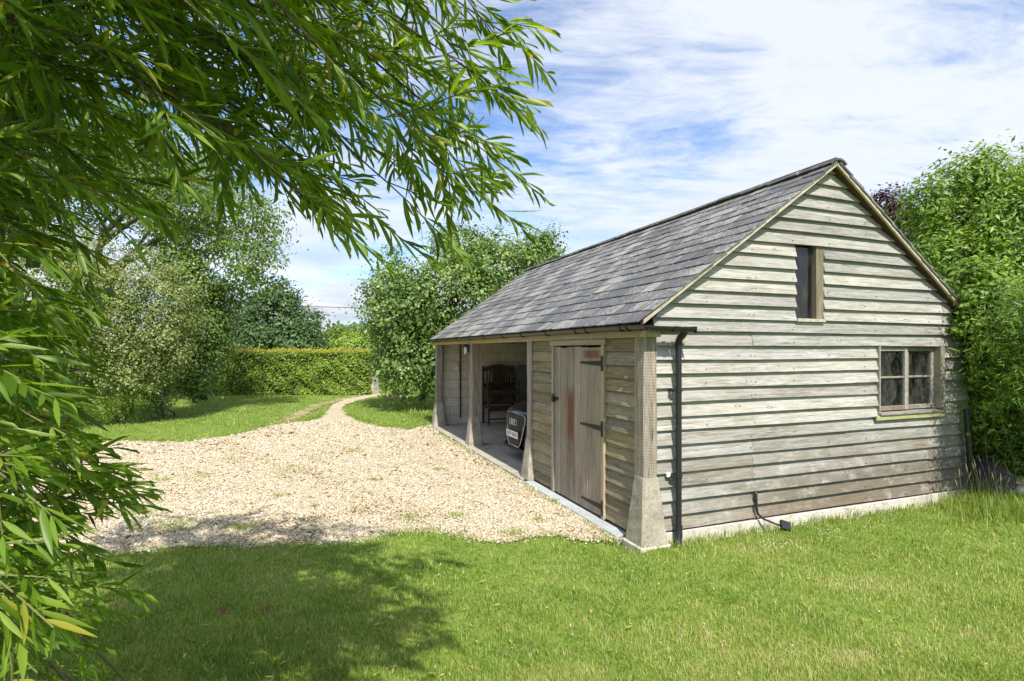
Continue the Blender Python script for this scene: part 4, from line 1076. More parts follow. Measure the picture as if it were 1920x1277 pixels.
hd.matrix_local = Matrix.Translation((FU + .235, -.065, -.005)) @ Matrix.Rotation(math.radians(-35), 4, 'X') @ Matrix.Rotation(math.radians(24), 4, 'Y')
MB().box(FU + .228, FU + .236, -.065, -.057, -.085, -.03).build('spike', MAT['plastic'], fl)

# ------------------------------------------------------------------ vegetation
def norm(a): return a / np.maximum(np.linalg.norm(a, axis=-1, keepdims=True), 1e-9)
def leaf_cloud(P, N, L, W, r, droop=0.3):
    """one folded, pointed four-corner leaf at every point"""
    n = len(P); t = r.normal(0, 1, (n, 3)); t[:, 2] -= droop
    N = norm(N); t = norm(t - N * (t * N).sum(1, keepdims=True)); b = np.cross(N, t)
    L = np.broadcast_to(np.asarray(L, float), (n,))[:, None]; W = np.broadcast_to(np.asarray(W, float), (n,))[:, None]
    V = np.stack([P, P + t * L * .45 + b * W * .5 + N * W * .18, P + t * L, P + t * L * .45 - b * W * .5 + N * W * .18], 1)
    o = (np.arange(n) * 4)[:, None]
    F = np.concatenate([o + [0, 2, 1], o + [0, 3, 2]], 1).reshape(-1, 3)
    return V.reshape(-1, 3), F
def crown_points(ells, n_clump, per, clump_r, r, shell=0.5, flat=0.7):
    """ells: list of (centre, radii); leaves gathered in clumps through the outer volume"""
    w = np.array([np.prod(e[1]) ** (2 / 3) for e in ells]); w /= w.sum()
    idx = r.choice(len(ells), n_clump, p=w)
    C = np.array([ells[i][0] for i in idx]); R = np.array([ells[i][1] for i in idx])
    d = norm(r.normal(0, 1, (n_clump, 3))); rho = r.uniform(shell ** 2, 1.0, n_clump) ** 0.5
    cc = C + d * R * rho[:, None]; out = norm(d / R)
    # drop clumps buried deep inside another lobe
    keep = np.ones(n_clump, bool)
    for (c, rad) in ells:
        keep &= ~((((cc - c) / rad) ** 2).sum(1) < (shell * .75) ** 2)
    keep &= cc[:, 2] > 0.02
    cc, out = cc[keep], out[keep]; m = len(cc)
    cr = clump_r * np.exp(r.normal(0, .3, m))
    npc = np.maximum(3, (per * np.exp(r.normal(0, .4, m))).astype(int))
    rep = np.repeat(np.arange(m), npc)
    P = cc[rep] + r.normal(0, 1, (len(rep), 3)) * (cr[rep] * .55)[:, None] * np.array([1, 1, flat])
    N = norm(out[rep] * .8 + norm(P - cc[rep]) * .5 + np.array([0, 0, .55]) + r.normal(0, .55, (len(rep), 3)))
    ct = r.uniform(0, 1, m)[rep]
    tint = np.clip(.5 + .45 * (ct - .5) + r.normal(0, .17, len(rep)), 0, .999)
    return P, N, tint, cc
def tree(name, label, cat, base, ells, mat, n_clump, per, leaf, clump_r, seed, trunk_r=0.12, shell=0.5, bark='greybark', limbs=9, group=None, droop=.3, flower=None, stems=1, trunk_top=None):
    r = np.random.default_rng(seed); base = np.array(base, float)
    t = empty(name, tuple(base), 0, label, cat, group)
    E = [(np.array(c, float), np.array(q, float)) for c, q in ells]
    P, N, ti, cc = crown_points(E, n_clump, per, clump_r, r, shell)
    ok = P[:, 2] > 0.0
    P, N, ti = P[ok], N[ok], ti[ok]
    sz = np.exp(r.normal(0, .22, len(P)))
    V, F = leaf_cloud(P - base, N, leaf[0] * sz, leaf[1] * sz, r, droop)
    link('crown', npmesh('crown', V, F, mat, tint=np.repeat(ti, 4)), t)
    cen = np.mean([e[0] for e in E], 0)
    top = np.array(trunk_top) if trunk_top is not None else np.array([cen[0], cen[1], cen[2]])
    mb = MB()
    for s in range(stems):
        b0 = base + (r.normal(0, .18, 3) * [1, 1, 0] if stems > 1 else 0)
        pts = [b0 - base + (top - b0) * k / 5 + r.normal(0, .06, 3) * (k > 0) for k in range(6)]
        mb.tube(pts, [trunk_r * (1 - .13 * k) for k in range(6)], 9)
    mb.build('trunk', MAT[bark], t, smooth=True)
    lb = MB()
    for k in range(limbs):
        c = cc[r.integers(len(cc))]; s0 = base + (top - base) * r.uniform(.45, 1.0)
        mid = (s0 + c) / 2 + r.normal(0, .15, 3) + [0, 0, .12]
        pts = [s0 - base, (s0 * .6 + mid * .4) - base + [0, 0, .05], mid - base, (mid * .4 + c * .6) - base, c - base]
        lb.tube(pts, [trunk_r * .45, trunk_r * .36, trunk_r * .26, trunk_r * .16, trunk_r * .07], 6)
    if limbs: lb.build('limbs', MAT[bark], t, smooth=True)
    if flower:
        k = r.choice(len(P), flower[1], replace=False)
        off = P[k] + N[k] * .04
        V, F = leaf_cloud(off - base, N[k] + r.normal(0, .4, (len(k), 3)), flower[2], flower[2] * .8, r)
        link('blossom', npmesh('blossom', V, F, flower[0], tint=np.repeat(r.random(len(k)), 4)), t)
    return t
def EL(x, y, Y, rx, ry, depth):
    """lobe seen at pixel x, y with pixel radii rx, ry at the distance Y"""
    return (at(x, y, Y), (rx / FPX * Y, depth, ry / FPX * Y))

L_apple = leaf_mat('orchard_leaf', (0.050, 0.105, 0.020), (0.135, 0.225, 0.044), (0.29, 0.38, 0.11), .28, .42, .5)
L_dark = leaf_mat('dark_leaf', (0.034, 0.075, 0.024), (0.075, 0.14, 0.042), (0.14, 0.22, 0.07), .22, .45, .4)
L_ash = leaf_mat('feathery_leaf', (0.060, 0.115, 0.022), (0.135, 0.215, 0.040), (0.24, 0.33, 0.08), .40, .5, .3)
L_shrub = leaf_mat('shrub_leaf', (0.070, 0.12, 0.026), (0.185, 0.25, 0.06), (0.36, 0.38, 0.15), .3, .5, .3)
L_bright = leaf_mat('fresh_leaf', (0.10, 0.19, 0.02), (0.22, 0.33, 0.04), (0.38, 0.46, 0.09), .35, .42, .45)
L_beech = leaf_mat('hedge_leaf', (0.050, 0.105, 0.010), (0.20, 0.30, 0.028), (0.42, 0.52, 0.08), .3, .42, .45)
L_gold = leaf_mat('hedge_tip', (0.24, 0.29, 0.035), (0.36, 0.37, 0.05), (0.48, 0.38, 0.08), .35, .5, .3)
L_yew = leaf_mat('yew_spray', (0.030, 0.08, 0.010), (0.095, 0.19, 0.018), (0.27, 0.38, 0.045), .25, .45, .4)
L_laurel = leaf_mat('laurel_leaf', (0.050, 0.115, 0.014), (0.145, 0.255, 0.028), (0.32, 0.41, 0.07), .3, .46, .38)
L_purple = leaf_mat('purple_leaf', (0.022, 0.008, 0.014), (0.05, 0.018, 0.028), (0.10, 0.045, 0.055), .25, .45, .4, tcol=(1.2, .6, .7))
L_petal = leaf_mat('pale_petal', (0.42, 0.33, 0.30), (0.55, 0.46, 0.42), (0.66, 0.58, 0.54), .3, .6, .2, tcol=(1, .95, .9))

tree('orchard_tree', 'broad bushy fruit tree with rounded leaves behind the slate roof', 'tree', (*gp(790, 752), -0.06),
     [EL(850, 560, 17.5, 115, 100, 2.0), EL(745, 590, 17.3, 72, 85, 1.4), EL(930, 500, 18.5, 85, 68, 1.7), EL(1000, 485, 19, 55, 52, 1.3), EL(780, 680, 17.3, 80, 70, 1.6), EL(860, 460, 18, 50, 42, 1.0), EL(735, 510, 17.6, 22, 46, .6), EL(708, 545, 17.3, 24, 40, .6), EL(1030, 460, 19, 18, 32, .6), EL(815, 670, 16.9, 55, 70, .9)],
     L_apple, 1150, 34, (.105, .075), .34, 21, .13, .45, limbs=16)
tree('evergreen_tree', 'dense dark rounded tree rising behind the clipped hedge', 'tree', (*gp(515, 712), -0.06),
     [EL(515, 600, 33, 62, 62, 2.2), EL(480, 640, 32, 55, 40, 1.8), EL(560, 640, 32, 45, 42, 1.6), EL(525, 555, 33, 34, 30, 1.2), EL(590, 605, 33.5, 15, 20, .5), EL(450, 600, 33.5, 26, 36, .9)],
     L_dark, 620, 34, (.16, .11), .45, 22, .2, .5, limbs=6)
tree('field_tree', 'small olive green tree beyond the hedge by the overhead wire', 'tree', (*gp(630, 701), -0.06), [EL(632, 636, 44, 26, 25, 1.3), EL(612, 645, 44, 20, 20, 1)], L_ash, 170, 30, (.18, .12), .5, 23, .15, limbs=4)
tree('field_tree', 'yellow green tree beyond the hedge beside the fruit tree', 'tree', (*gp(668, 704), -0.06), [EL(668, 645, 40, 34, 26, 1.4), EL(650, 655, 39, 26, 18, 1)], L_bright, 200, 30, (.16, .11), .5, 24, .15, limbs=4)
tree('ash_tree', 'tall airy tree with a long bare limb over the flowering shrub', 'tree', (*gp(150, 752), -0.06),
     [EL(400, 400, 17, 120, 75, 2.2), EL(470, 490, 16.5, 62, 66, 1.2), EL(300, 330, 18, 150, 85, 2.4), EL(150, 300, 18, 170, 150, 2.5), EL(330, 440, 17.6, 100, 60, 1.6), EL(500, 410, 16.6, 45, 50, .9), EL(0, 380, 18, 130, 160, 2.5), EL(440, 540, 17, 38, 40, .8)],
     L_ash, 1150, 42, (.12, .055), .36, 25, .24, .3, limbs=10, droop=.9, trunk_top=at(190, 430, 17.5))
lm_ = MB()
for pts in ([(190, 520, 17.5), (255, 470, 17.3), (310, 440, 17.1), (372, 427, 16.9), (420, 408, 16.7), (470, 395, 16.5)], [(310, 440, 17.1), (350, 430, 17), (400, 440, 16.8), (440, 452, 16.6)], [(372, 427, 16.9), (395, 400, 16.8), (402, 372, 16.7)], [(190, 420, 17.5), (260, 350, 17.4), (330, 320, 17.2), (410, 310, 17)]):
    lm_.tube([at(*p) - np.array([*gp(150, 752), -0.06]) for p in pts], (np.linspace(.10, .012, len(pts)) if len(pts) > 4 else np.linspace(.055, .006, len(pts))).tolist(), 8)
lm_.build('limb', MAT['greybark'], bpy.data.objects['ash_tree'], smooth=True)
tree('flowering_shrub', 'tall arching shrub with faded pinkish blossom at the lawn edge', 'shrub', (*gp(250, 778), -0.06),
     [EL(290, 590, 14.5, 85, 120, 1.3), EL(210, 600, 14.5, 75, 120, 1.2), EL(245, 690, 14.2, 75, 60, 1.1), EL(310, 640, 14.3, 45, 70, .7), EL(160, 520, 14.8, 70, 90, 1)],
     L_shrub, 760, 52, (.065, .040), .27, 26, .08, .45, limbs=10, flower=(L_petal, 4200, .05), stems=4)
tree('green_shrub', 'fresh green leafy shrub right behind the blossoming one', 'shrub', (*gp(365, 748), -0.06),
     [EL(365, 560, 16.5, 48, 80, .9), EL(385, 625, 16.8, 44, 66, 1.0), EL(340, 500, 16.6, 40, 40, .7), EL(368, 705, 16.3, 30, 36, .6)],
     L_apple, 420, 44, (.09, .065), .28, 27, .09, .45, limbs=6, stems=3)
tree('hedgerow_shrub', 'dark leafy shrub at the far left lawn edge', 'shrub', (*gp(70, 800), -0.06),
     [EL(80, 560, 13.2, 110, 130, 1.3), EL(40, 690, 12.5, 120, 90, 1.2), EL(-120, 600, 13, 130, 170, 1.4)], L_shrub, 520, 50, (.08, .05), .3, 28, .09, .45, limbs=6, stems=3)
tree('low_bush', 'low dark green rounded bush on the lawn edge', 'bush', (*gp(293, 781), -0.06), [EL(293, 752, 14.6, 27, 34, .45)], L_dark, 80, 36, (.05, .02), .16, 29, .03, .3, limbs=3, stems=2)
tree('low_bush', 'low pale green grassy bush beside the dark rounded bush', 'bush', (*gp(225, 792), -0.06), [EL(235, 752, 14.0, 42, 40, .5), EL(180, 760, 13.6, 40, 40, .5)], L_bright, 120, 34, (.09, .014), .2, 30, .03, .3, limbs=3, stems=2)
tree('laurel_shrub', 'tall glossy light green shrub behind the right roof slope', 'shrub', (8.6, 10.2, -0.06),
     [EL(1835, 420, 10.2, 95, 105, 1.0), EL(1790, 520, 10, 95, 95, 1.0), EL(1900, 470, 10.2, 110, 130, 1.2), EL(1735, 385, 10.2, 38, 52, .5), EL(1800, 350, 10.2, 60, 62, .6), EL(1850, 325, 10.3, 60, 48, .6), EL(1740, 470, 10, 45, 60, .6), EL(1960, 380, 10.4, 80, 110, 1), EL(1990, 560, 10, 120, 150, 1.1)],
     L_laurel, 1250, 27, (.115, .038), .26, 31, .09, .45, limbs=14, stems=3)
tree('purple_tree', 'dark purple leaved tree peeping over the right roof slope', 'tree', (10.9, 15.6, -0.06), [EL(1672, 415, 15.5, 42, 60, .9), EL(1655, 385, 15.5, 26, 32, .5), EL(1710, 450, 15.6, 50, 70, .9)], L_purple, 260, 26, (.085, .055), .24, 32, .1, .4, limbs=5)

# clipped beech hedge along the far lawn
r = np.random.default_rng(50)
hedge = empty('clipped_hedge', (-13, 23.2, -0.06), 0, 'long clipped green hedge with yellowing top along the far lawn', 'hedge')
hx0, hx1, hy0, hy1, hz1 = -21.0, -6.05, 22.75, 24.1, 1.70
n = 46000; fx = r.uniform(hx0, hx1, n); fz = r.uniform(-.04, hz1, n)
bul = .10 * sfield(fx, fz * 2, 1.2) + .05 * sfield(fx, fz, 4.1)
P1 = np.stack([fx, hy0 + bul + np.abs(r.normal(0, .09, n)), fz], 1); N1 = np.tile([0, -1, .45], (n, 1)) + r.normal(0, .5, (n, 3))
m = 9000; tx = r.uniform(hx0, hx1, m); ty = r.uniform(hy0, hy1, m)
P2 = np.stack([tx, ty, hz1 + .03 * sfield(tx, ty, 2) + r.normal(0, .04, m)], 1); N2 = np.tile([0, -.3, 1], (m, 1)) + r.normal(0, .4, (m, 3))
e = 3500; ez = r.uniform(0, hz1, e)
P3 = np.stack([hx1 + r.normal(0, .08, e), r.uniform(hy0, hy1, e), ez], 1); N3 = np.tile([1, -.2, .4], (e, 1)) + r.normal(0, .5, (e, 3))
P = np.concatenate([P1, P2, P3]); N = np.concatenate([N1, N2, N3]); o_ = np.array([-13, 23.2, -0.06])
V, F = leaf_cloud(P - o_, N, .085 * np.exp(r.normal(0, .2, len(P))), .06, r)
ti = np.clip(.42 + .2 * sfield(P[:, 0], P[:, 2], 3.0) + r.normal(0, .2, len(P)), 0, .999)
link('foliage', npmesh('foliage', V, F, L_beech, tint=np.repeat(ti, 4)), hedge)
m = 7000; tx = r.uniform(hx0, hx1, m); ty = hy0 + np.abs(r.normal(0, .35, m))
P = np.stack([tx, ty, hz1 + .02 + np.abs(r.normal(0, .085, m)) * (1 + .6 * sfield(tx, ty, 3))], 1)
V, F = leaf_cloud(P - o_, np.tile([0, -.5, .7], (m, 1)) + r.normal(0, .5, (m, 3)), .08, .045, r, droop=-.8)
link('top_shoots', npmesh('top_shoots', V, F, L_gold, tint=np.repeat(r.random(m), 4)), hedge)
MB().box(hx0 + .2 + 13, hx1 - .15 + 13, .0 - .25, .6, 0, hz1 - .1 + .06).build('inner_twigs', MAT['bark'], hedge)

# gate pier, rubble by the fruit tree, far field hedge, treeline, pole and wire
pc = np.array([*gp(690, 739), -0.07])
pier = empty('gate_pier', tuple(pc), math.radians(-8), 'pale rendered stone pier at the end of the hedge by the lane', 'pier')
MB().hexa([(-.42, -.2, 0), (.30, -.2, 0), (.30, .5, 0), (-.42, .5, 0)], [(-.36, -.2, .80), (.29, -.2, 1.0), (.29, .48, 1.0), (-.36, .48, .80)]).build('shaft', MAT['pillar'], pier, bevel=.03, seg=2)
MB().hexa([(-.40, -.24, .815), (.34, -.24, 1.02), (.34, .52, 1.02), (-.40, .52, .815)], [(-.40, -.24, .85), (.34, -.24, 1.055), (.34, .52, 1.055), (-.40, .52, .85)]).build('coping', MAT['pillar'], pier, bevel=.01)
def boulder(name, loc, rad, mat, seed, label, cat, group=None, ico=3):
    rr = np.random.default_rng(seed); bm = bmesh.new(); bmesh.ops.create_icosphere(bm, subdivisions=ico, radius=1.0)
    ph = rr.uniform(0, 6, 9)
    for v_ in bm.verts:
        c = v_.co; k = 1 + .10 * math.sin(c.x * 2.6 + ph[0]) + .09 * math.sin(c.y * 3.1 + ph[1] + c.z) + .07 * math.sin(c.z * 4.3 + ph[2]) + .03 * math.sin(c.x * 9 + c.y * 7 + ph[3])
        v_.co = Vector((c.x * rad[0], c.y * rad[1], max(c.z, -.55) * rad[2])) * k
    me = bpy.data.meshes.new(name); bm.to_mesh(me); bm.free(); me.materials.append(mat)
    me.polygons.foreach_set('use_smooth', np.ones(len(me.polygons), dtype=bool))
    o = link(name, me); o.location = loc; return tag(o, label, cat, group)
for i, (x, y, s, lab) in enumerate([(738, 748, .30, 'leftmost tan stone under the fruit tree'), (756, 746, .38, 'largest tan stone under the fruit tree'), (728, 744, .20, 'smallest grey tan stone beside the lane under the fruit tree')]):
    X_, Y_ = gp(x, y); boulder('stone', (X_, Y_, -.02), (s * .8, s * .5, s * .45), MAT['rubble'], 60 + i, lab, 'stone', 'stones under the fruit tree', 2)
X_, Y_ = gp(1866, 925)
boulder('boulder', (X_ + .12, Y_ + .28, .05), (.40, .36, .30), MAT['boulder'], 70, 'large rounded dark grey boulder behind the tall grass', 'boulder')
X_, Y_ = gp(1925, 932)
boulder('stone', (X_ + .05, Y_ + .1, 0.12), (.16, .12, .06), MAT['rubble'], 72, 'flat tan stone lying on a paler stone by the boulder', 'stone', None, 2)
boulder('stone', (X_ + .06, Y_ + .1, 0.02), (.20, .14, .09), MAT['plinth'], 73, 'pale grey stone under the flat tan stone', 'stone', None, 2)
r = np.random.default_rng(80)
n = 26000
fx = r.uniform(-75, 75, n); fy = 62 + r.normal(0, 2.5, n); hh = 3.6 + 1.5 * sfield(fx * .13, fx * .07, 1.0) + .8 * sfield(fx * .5, fx * .3, 1)
P = np.stack([fx, fy, r.uniform(0, 1, n) ** .7 * hh], 1)
V, F = leaf_cloud(P, np.tile([0, -.7, .5], (n, 1)) + r.normal(0, .5, (n, 3)), .65, .5, r)
tag(link('treeline', npmesh('treeline', V, F, L_dark, tint=np.repeat(r.random(n), 4))), 'distant dark line of trees across the fields', 'treeline', kind='stuff')
lh = empty('lane_hedge', (-4, 31, -0.06), 0, 'dark hedge across the lane seen through the gateway', 'hedge')
n = 9000; fx = r.uniform(-9.5, 3, n)
P = np.stack([fx, 31 + np.abs(r.normal(0, .2, n)), r.uniform(0, 2.0, n)], 1)
V, F = leaf_cloud(P - np.array([-4, 31, -.06]), np.tile([0, -1, .4], (n, 1)) + r.normal(0, .5, (n, 3)), .14, .1, r)
link('foliage', npmesh('foliage', V, F, L_dark, tint=np.repeat(r.random(n), 4)), lh)
pp = at(430, 560, 40)
pole = empty('utility_pole', (pp[0], 40, -.06), 0, 'wooden utility pole half hidden behind the trees', 'pole')
MB().tube([(0, 0, 0), (0, 0, 5.9)], [.14, .10], 10).build('shaft', MAT['greybark'], pole, smooth=True)
MB().tube([(.1, 0, 5.55), (.1, -.08, 5.72)], .05, 8).build('insulator', MAT['iron'], pole)
wp = [at(430 + 12, 568, 40), at(570, 574.5, 40), at(690, 578, 40), at(900, 580, 40), at(1300, 560, 40)]
MB().tube(wp, .022, 5).build('overhead_wire', MAT['iron']); tag(bpy.data.objects['overhead_wire'], 'thin black overhead wire crossing the sky above the hedge', 'wire')

# yew hedge bulging past the right corner of the gable, with a climber on the barn corner
def EB(u, v, z, ru, rv, rz): return (np.array(bw(u, v, z)), np.array([ru, rv, rz]))
yew = tree('yew_hedge', 'big feathery green yew hedge crowding the right end of the gable', 'hedge', bw(6.2, .7, -.06),
     [EB(5.75, .45, 2.05, .80, .70, .85), EB(5.35, -.25, 2.0, .66, .50, .82), EB(5.18, -.85, 1.95, .90, .5, .85), EB(5.30, -.80, 1.40, .90, .4, .45), EB(4.98, -.95, 1.75, .58, .32, .58), EB(6.0, .75, .45, .6, .4, .5), EB(6.9, -.1, .5, .7, .6, .6), EB(7.4, .8, .6, .9, .8, .8), EB(6.3, .3, 1.7, .9, .9, 1.2), EB(6.4, 1.1, .7, 1.0, .6, .9), EB(6.6, .2, .6, .7, .7, .8), EB(7.3, -.3, .9, .9, .9, 1.1), EB(6.2, -1.3, 1.7, .9, .6, 1.1), EB(5.85, .50, .9, .55, .45, .55)],
     L_yew, 2100, 50, (.075, .014), .20, 33, .14, .55, limbs=8, bark='bark', droop=.5)
tree('climbing_vine', 'bright broad leaved climber hanging over the barn corner under the roof end', 'climber', bw(5.30, -.02, -.06),
     [EB(5.05, -.02, 2.25, .28, .16, .32), EB(5.12, -.06, 1.75, .20, .14, .42), EB(5.25, -.06, 1.25, .16, .12, .40), EB(4.88, -.02, 2.20, .16, .10, .24), EB(4.98, -.05, 2.55, .24, .16, .26), EB(5.25, .0, 2.75, .3, .25, .3), EB(5.2, -.1, 2.1, .3, .2, .5)],
     L_laurel, 230, 26, (.060, .048), .12, 34, .012, .2, limbs=5, stems=2, bark='bark', droop=.7)

# tall unmown grass, seed heads and one flower stalk in front of the boulder
r = np.random.default_rng(90)
n = 4200; cx_ = r.choice([1790, 1822, 1850, 1880, 1910, 1935], n, p=[.12, .25, .25, .18, .12, .08]); xs = cx_ + r.normal(0, 17, n); ys = 952 + r.normal(0, 15, n) + (xs - 1830) * .12
t = (CAMH + .06) / (ys - HY) * FPX; X_, Y_ = (xs - CX) / FPX * t, t
hg = .10 * np.exp(r.normal(0, .48, n))
V, F = blades(X_, Y_, ground_z(X_, Y_) - .01, np.minimum(hg, .55), .0058 * np.ones(n), r, .45)
tag(link('tall_grass', npmesh('tall_grass', V, F, MAT['grass'], tint=np.repeat(np.clip(r.normal(.45, .2, n), 0, 1), 5))), 'tall unmown grass at the foot of the yew hedge', 'grass', kind='stuff')
sh = MB()
for k in range(20):
    x, y = 1835 + r.normal(0, 34), 945 + r.normal(0, 10); X0, Y0 = gp(x, y); h_ = r.uniform(.26, .48); lx, ly = r.normal(0, .06, 2)
    p = [Vector((X0, Y0, -.06)), Vector((X0 + lx * .4, Y0 + ly * .4, h_ * .6)), Vector((X0 + lx, Y0 + ly, h_))]
    sh.tube(p, .0016, 4); q_ = p[2]; d = (p[2] - p[1]).normalized()
    sh.tube([q_, q_ + d * .03, q_ + d * .07, q_ + d * .10], [.002, .006, .005, .001], 5)
o = sh.build('seed_heads', leaf_mat('seed_head', (.30, .26, .12), (.42, .36, .18), (.5, .44, .26), .3, .7, .2)); tag(o, 'pale ripe grass seed heads standing above the tall grass', 'seed heads', kind='stuff')
fs = empty('flower_stalk', tuple(at(1906, 905, 6.9)), 0, 'single tall stalk with pale flower buds before the yew hedge', 'flower'); f0 = at(1906, 905, 6.9)
fs.location = (f0[0], f0[1], -.06); f0[2] = -.06
pts = [np.zeros(3), at(1904, 890, 6.9) - f0, at(1898, 855, 6.9) - f0, at(1890, 830, 6.9) - f0, at(1884, 808, 6.9) - f0]
MB().tube(pts, [.006, .006, .005, .004, .003], 6).build('stem', L_bright, fs, smooth=True)
fb = MB()
for k in range(16):
    p = pts[4] + r.normal(0, .028, 3) * [1, 1, 1.5] + [0, 0, -.01]
    fb.tube([p, p + [0, 0, .012], p + [.002, 0, .022]], [.003, .009, .002], 6)
fb.build('buds', L_petal, fs)
lf = MB()
for k, (a, b, c) in enumerate([(.35, .10, .03), (.30, -.08, .05), (.45, .05, -.06), (.25, .12, -.04)]):
    z = a; base_ = Vector((pts[2][0] * .5, pts[2][1] * .5, z)); d = Vector((b, c, .06))
    lf.add([base_, base_ + d * .5 + Vector((0, 0, .035)), base_ + d + Vector((0, 0, -.02)), base_ + d * .5 + Vector((0, .0, -.0)) + Vector((.012, .012, 0))], [(0, 1, 2), (0, 2, 3)])
lf.build('leaf', L_bright, fs)

# fallen leaves and clover flowers on the lawn
r = np.random.default_rng(95)
n = 190; xs = np.concatenate([r.uniform(180, 1000, 130), r.uniform(700, 1920, 60)]); ys = r.uniform(1040, 1276, n)
t = (CAMH + .03) / (ys - HY) * FPX; P = np.stack([(xs - CX) / FPX * t, t, -.062 + .034 + r.uniform(0, .012, n)], 1)
V, F = leaf_cloud(P, np.tile([0, 0, 1.0], (n, 1)) + r.normal(0, .35, (n, 3)), .052 * np.exp(r.normal(0, .25, n)), .012, r, 0)
tag(link('fallen_leaves', npmesh('fallen_leaves', V, F, leaf_mat('yellow_leaf', (.30, .30, .05), (.46, .40, .08), (.55, .46, .18), .3, .5, .3), tint=np.repeat(r.random(n), 4))), 'scattered small yellow willow leaves fallen on the grass', 'fallen leaves', kind='stuff')
n = 46; xs = np.concatenate([r.normal(1455, 28, 16), r.normal(1560, 24, 14), r.uniform(1000, 1900, 16)]); ys = np.concatenate([r.normal(1022, 7, 16), r.normal(1002, 6, 14), r.uniform(1020, 1230, 16)])
t = (CAMH + .03) / (ys - HY) * FPX; P = np.stack([(xs - CX) / FPX * t, t, -.02 + r.uniform(0, .01, n)], 1)
V, F = leaf_cloud(P, np.tile([0, -.4, 1.0], (n, 1)), .016, .016, r, 0)
tag(link('daisies', npmesh('daisies', V, F, L_petal, tint=np.repeat(r.random(n), 4))), 'small white clover flowers dotted in the lawn', 'flowers', kind='stuff')
brown = leaf_mat('brown_leaf', (.17, .085, .03), (.20, .10, .035), (.24, .125, .045), .2, .6, .3)
for (x, y, rz, lab) in ((418, 1147, .4, 'brown curled dead leaf on the shaded lawn, nearer the willow'), (499, 1146, -.5, 'brown curled dead leaf on the shaded lawn, farther from the willow')):
    V = []; n = 6
    for i in range(n + 1):
        a = i / n; w = .024 * math.sin(math.pi * (.08 + .87 * a)) ** .8
        V += [(-.035 + .07 * a, -w, .012 * math.cos(a * 5)), (-.035 + .07 * a, 0, .004 * a), (-.035 + .07 * a, w, .014 * math.sin(a * 4))]
    F = []
    for i in range(n):
        for k in (0, 1): F.append((3 * i + k, 3 * i + k + 3, 3 * i + k + 4, 3 * i + k + 1))
    o = MB().add(V, F).build('dead_leaf', brown); X_, Y_ = gp(x, y); o.location = (X_, Y_, -.022); o.rotation_euler = (.25, .1, rz); tag(o, lab, 'leaf', 'brown dead leaves on the lawn')

# ------------------------------------------------------------------ foreground willow
def leaf_template(seed):
    """lanceolate willow leaf along +x, folded on its midrib and bowed"""
    rr = np.random.default_rng(seed); st = [0, .16, .38, .62, .84, 1.0]; wd = [0, .62, 1.0, .86, .42, 0]
    bow, tw = rr.uniform(.05, .22), rr.uniform(-.5, .5); V = [(0, 0, 0)]
    for s, w in zip(st[1:-1], wd[1:-1]):
        z = -bow * s * s; h = .5 * w; a = tw * s
        V += [(s, h * math.cos(a), z + h * (.30 + math.sin(a))), (s, 0, z), (s, -h * math.cos(a), z + h * (.30 - math.sin(a)))]
    V.append((1, 0, -bow))
    F = [(0, 2, 1), (0, 3, 2)]
    for i in range(3):
        a = 1 + 3 * i
        for k in (0, 1): F += [(a + k, a + k + 1, a + k + 4), (a + k, a + k + 4, a + k + 3)]
    F += [(10, 11, 13), (11, 12, 13)]
    return np.array(V, float), np.array(F)
TPL = [leaf_template(s) for s in range(6)]
def catmull(pts, n):
    P = [np.array(p, float) for p in pts]; P = [2 * P[0] - P[1]] + P + [2 * P[-1] - P[-2]]; out = []
    for i in range(1, len(P) - 2):
        for k in range(n):
            t = k / n; a, b, c, d = P[i - 1:i + 3]
            out.append(.5 * ((2 * b) + (-a + c) * t + (2 * a - 5 * b + 4 * c - d) * t * t + (-a + 3 * b - 3 * c + d) * t ** 3))
    return out + [P[-2]]
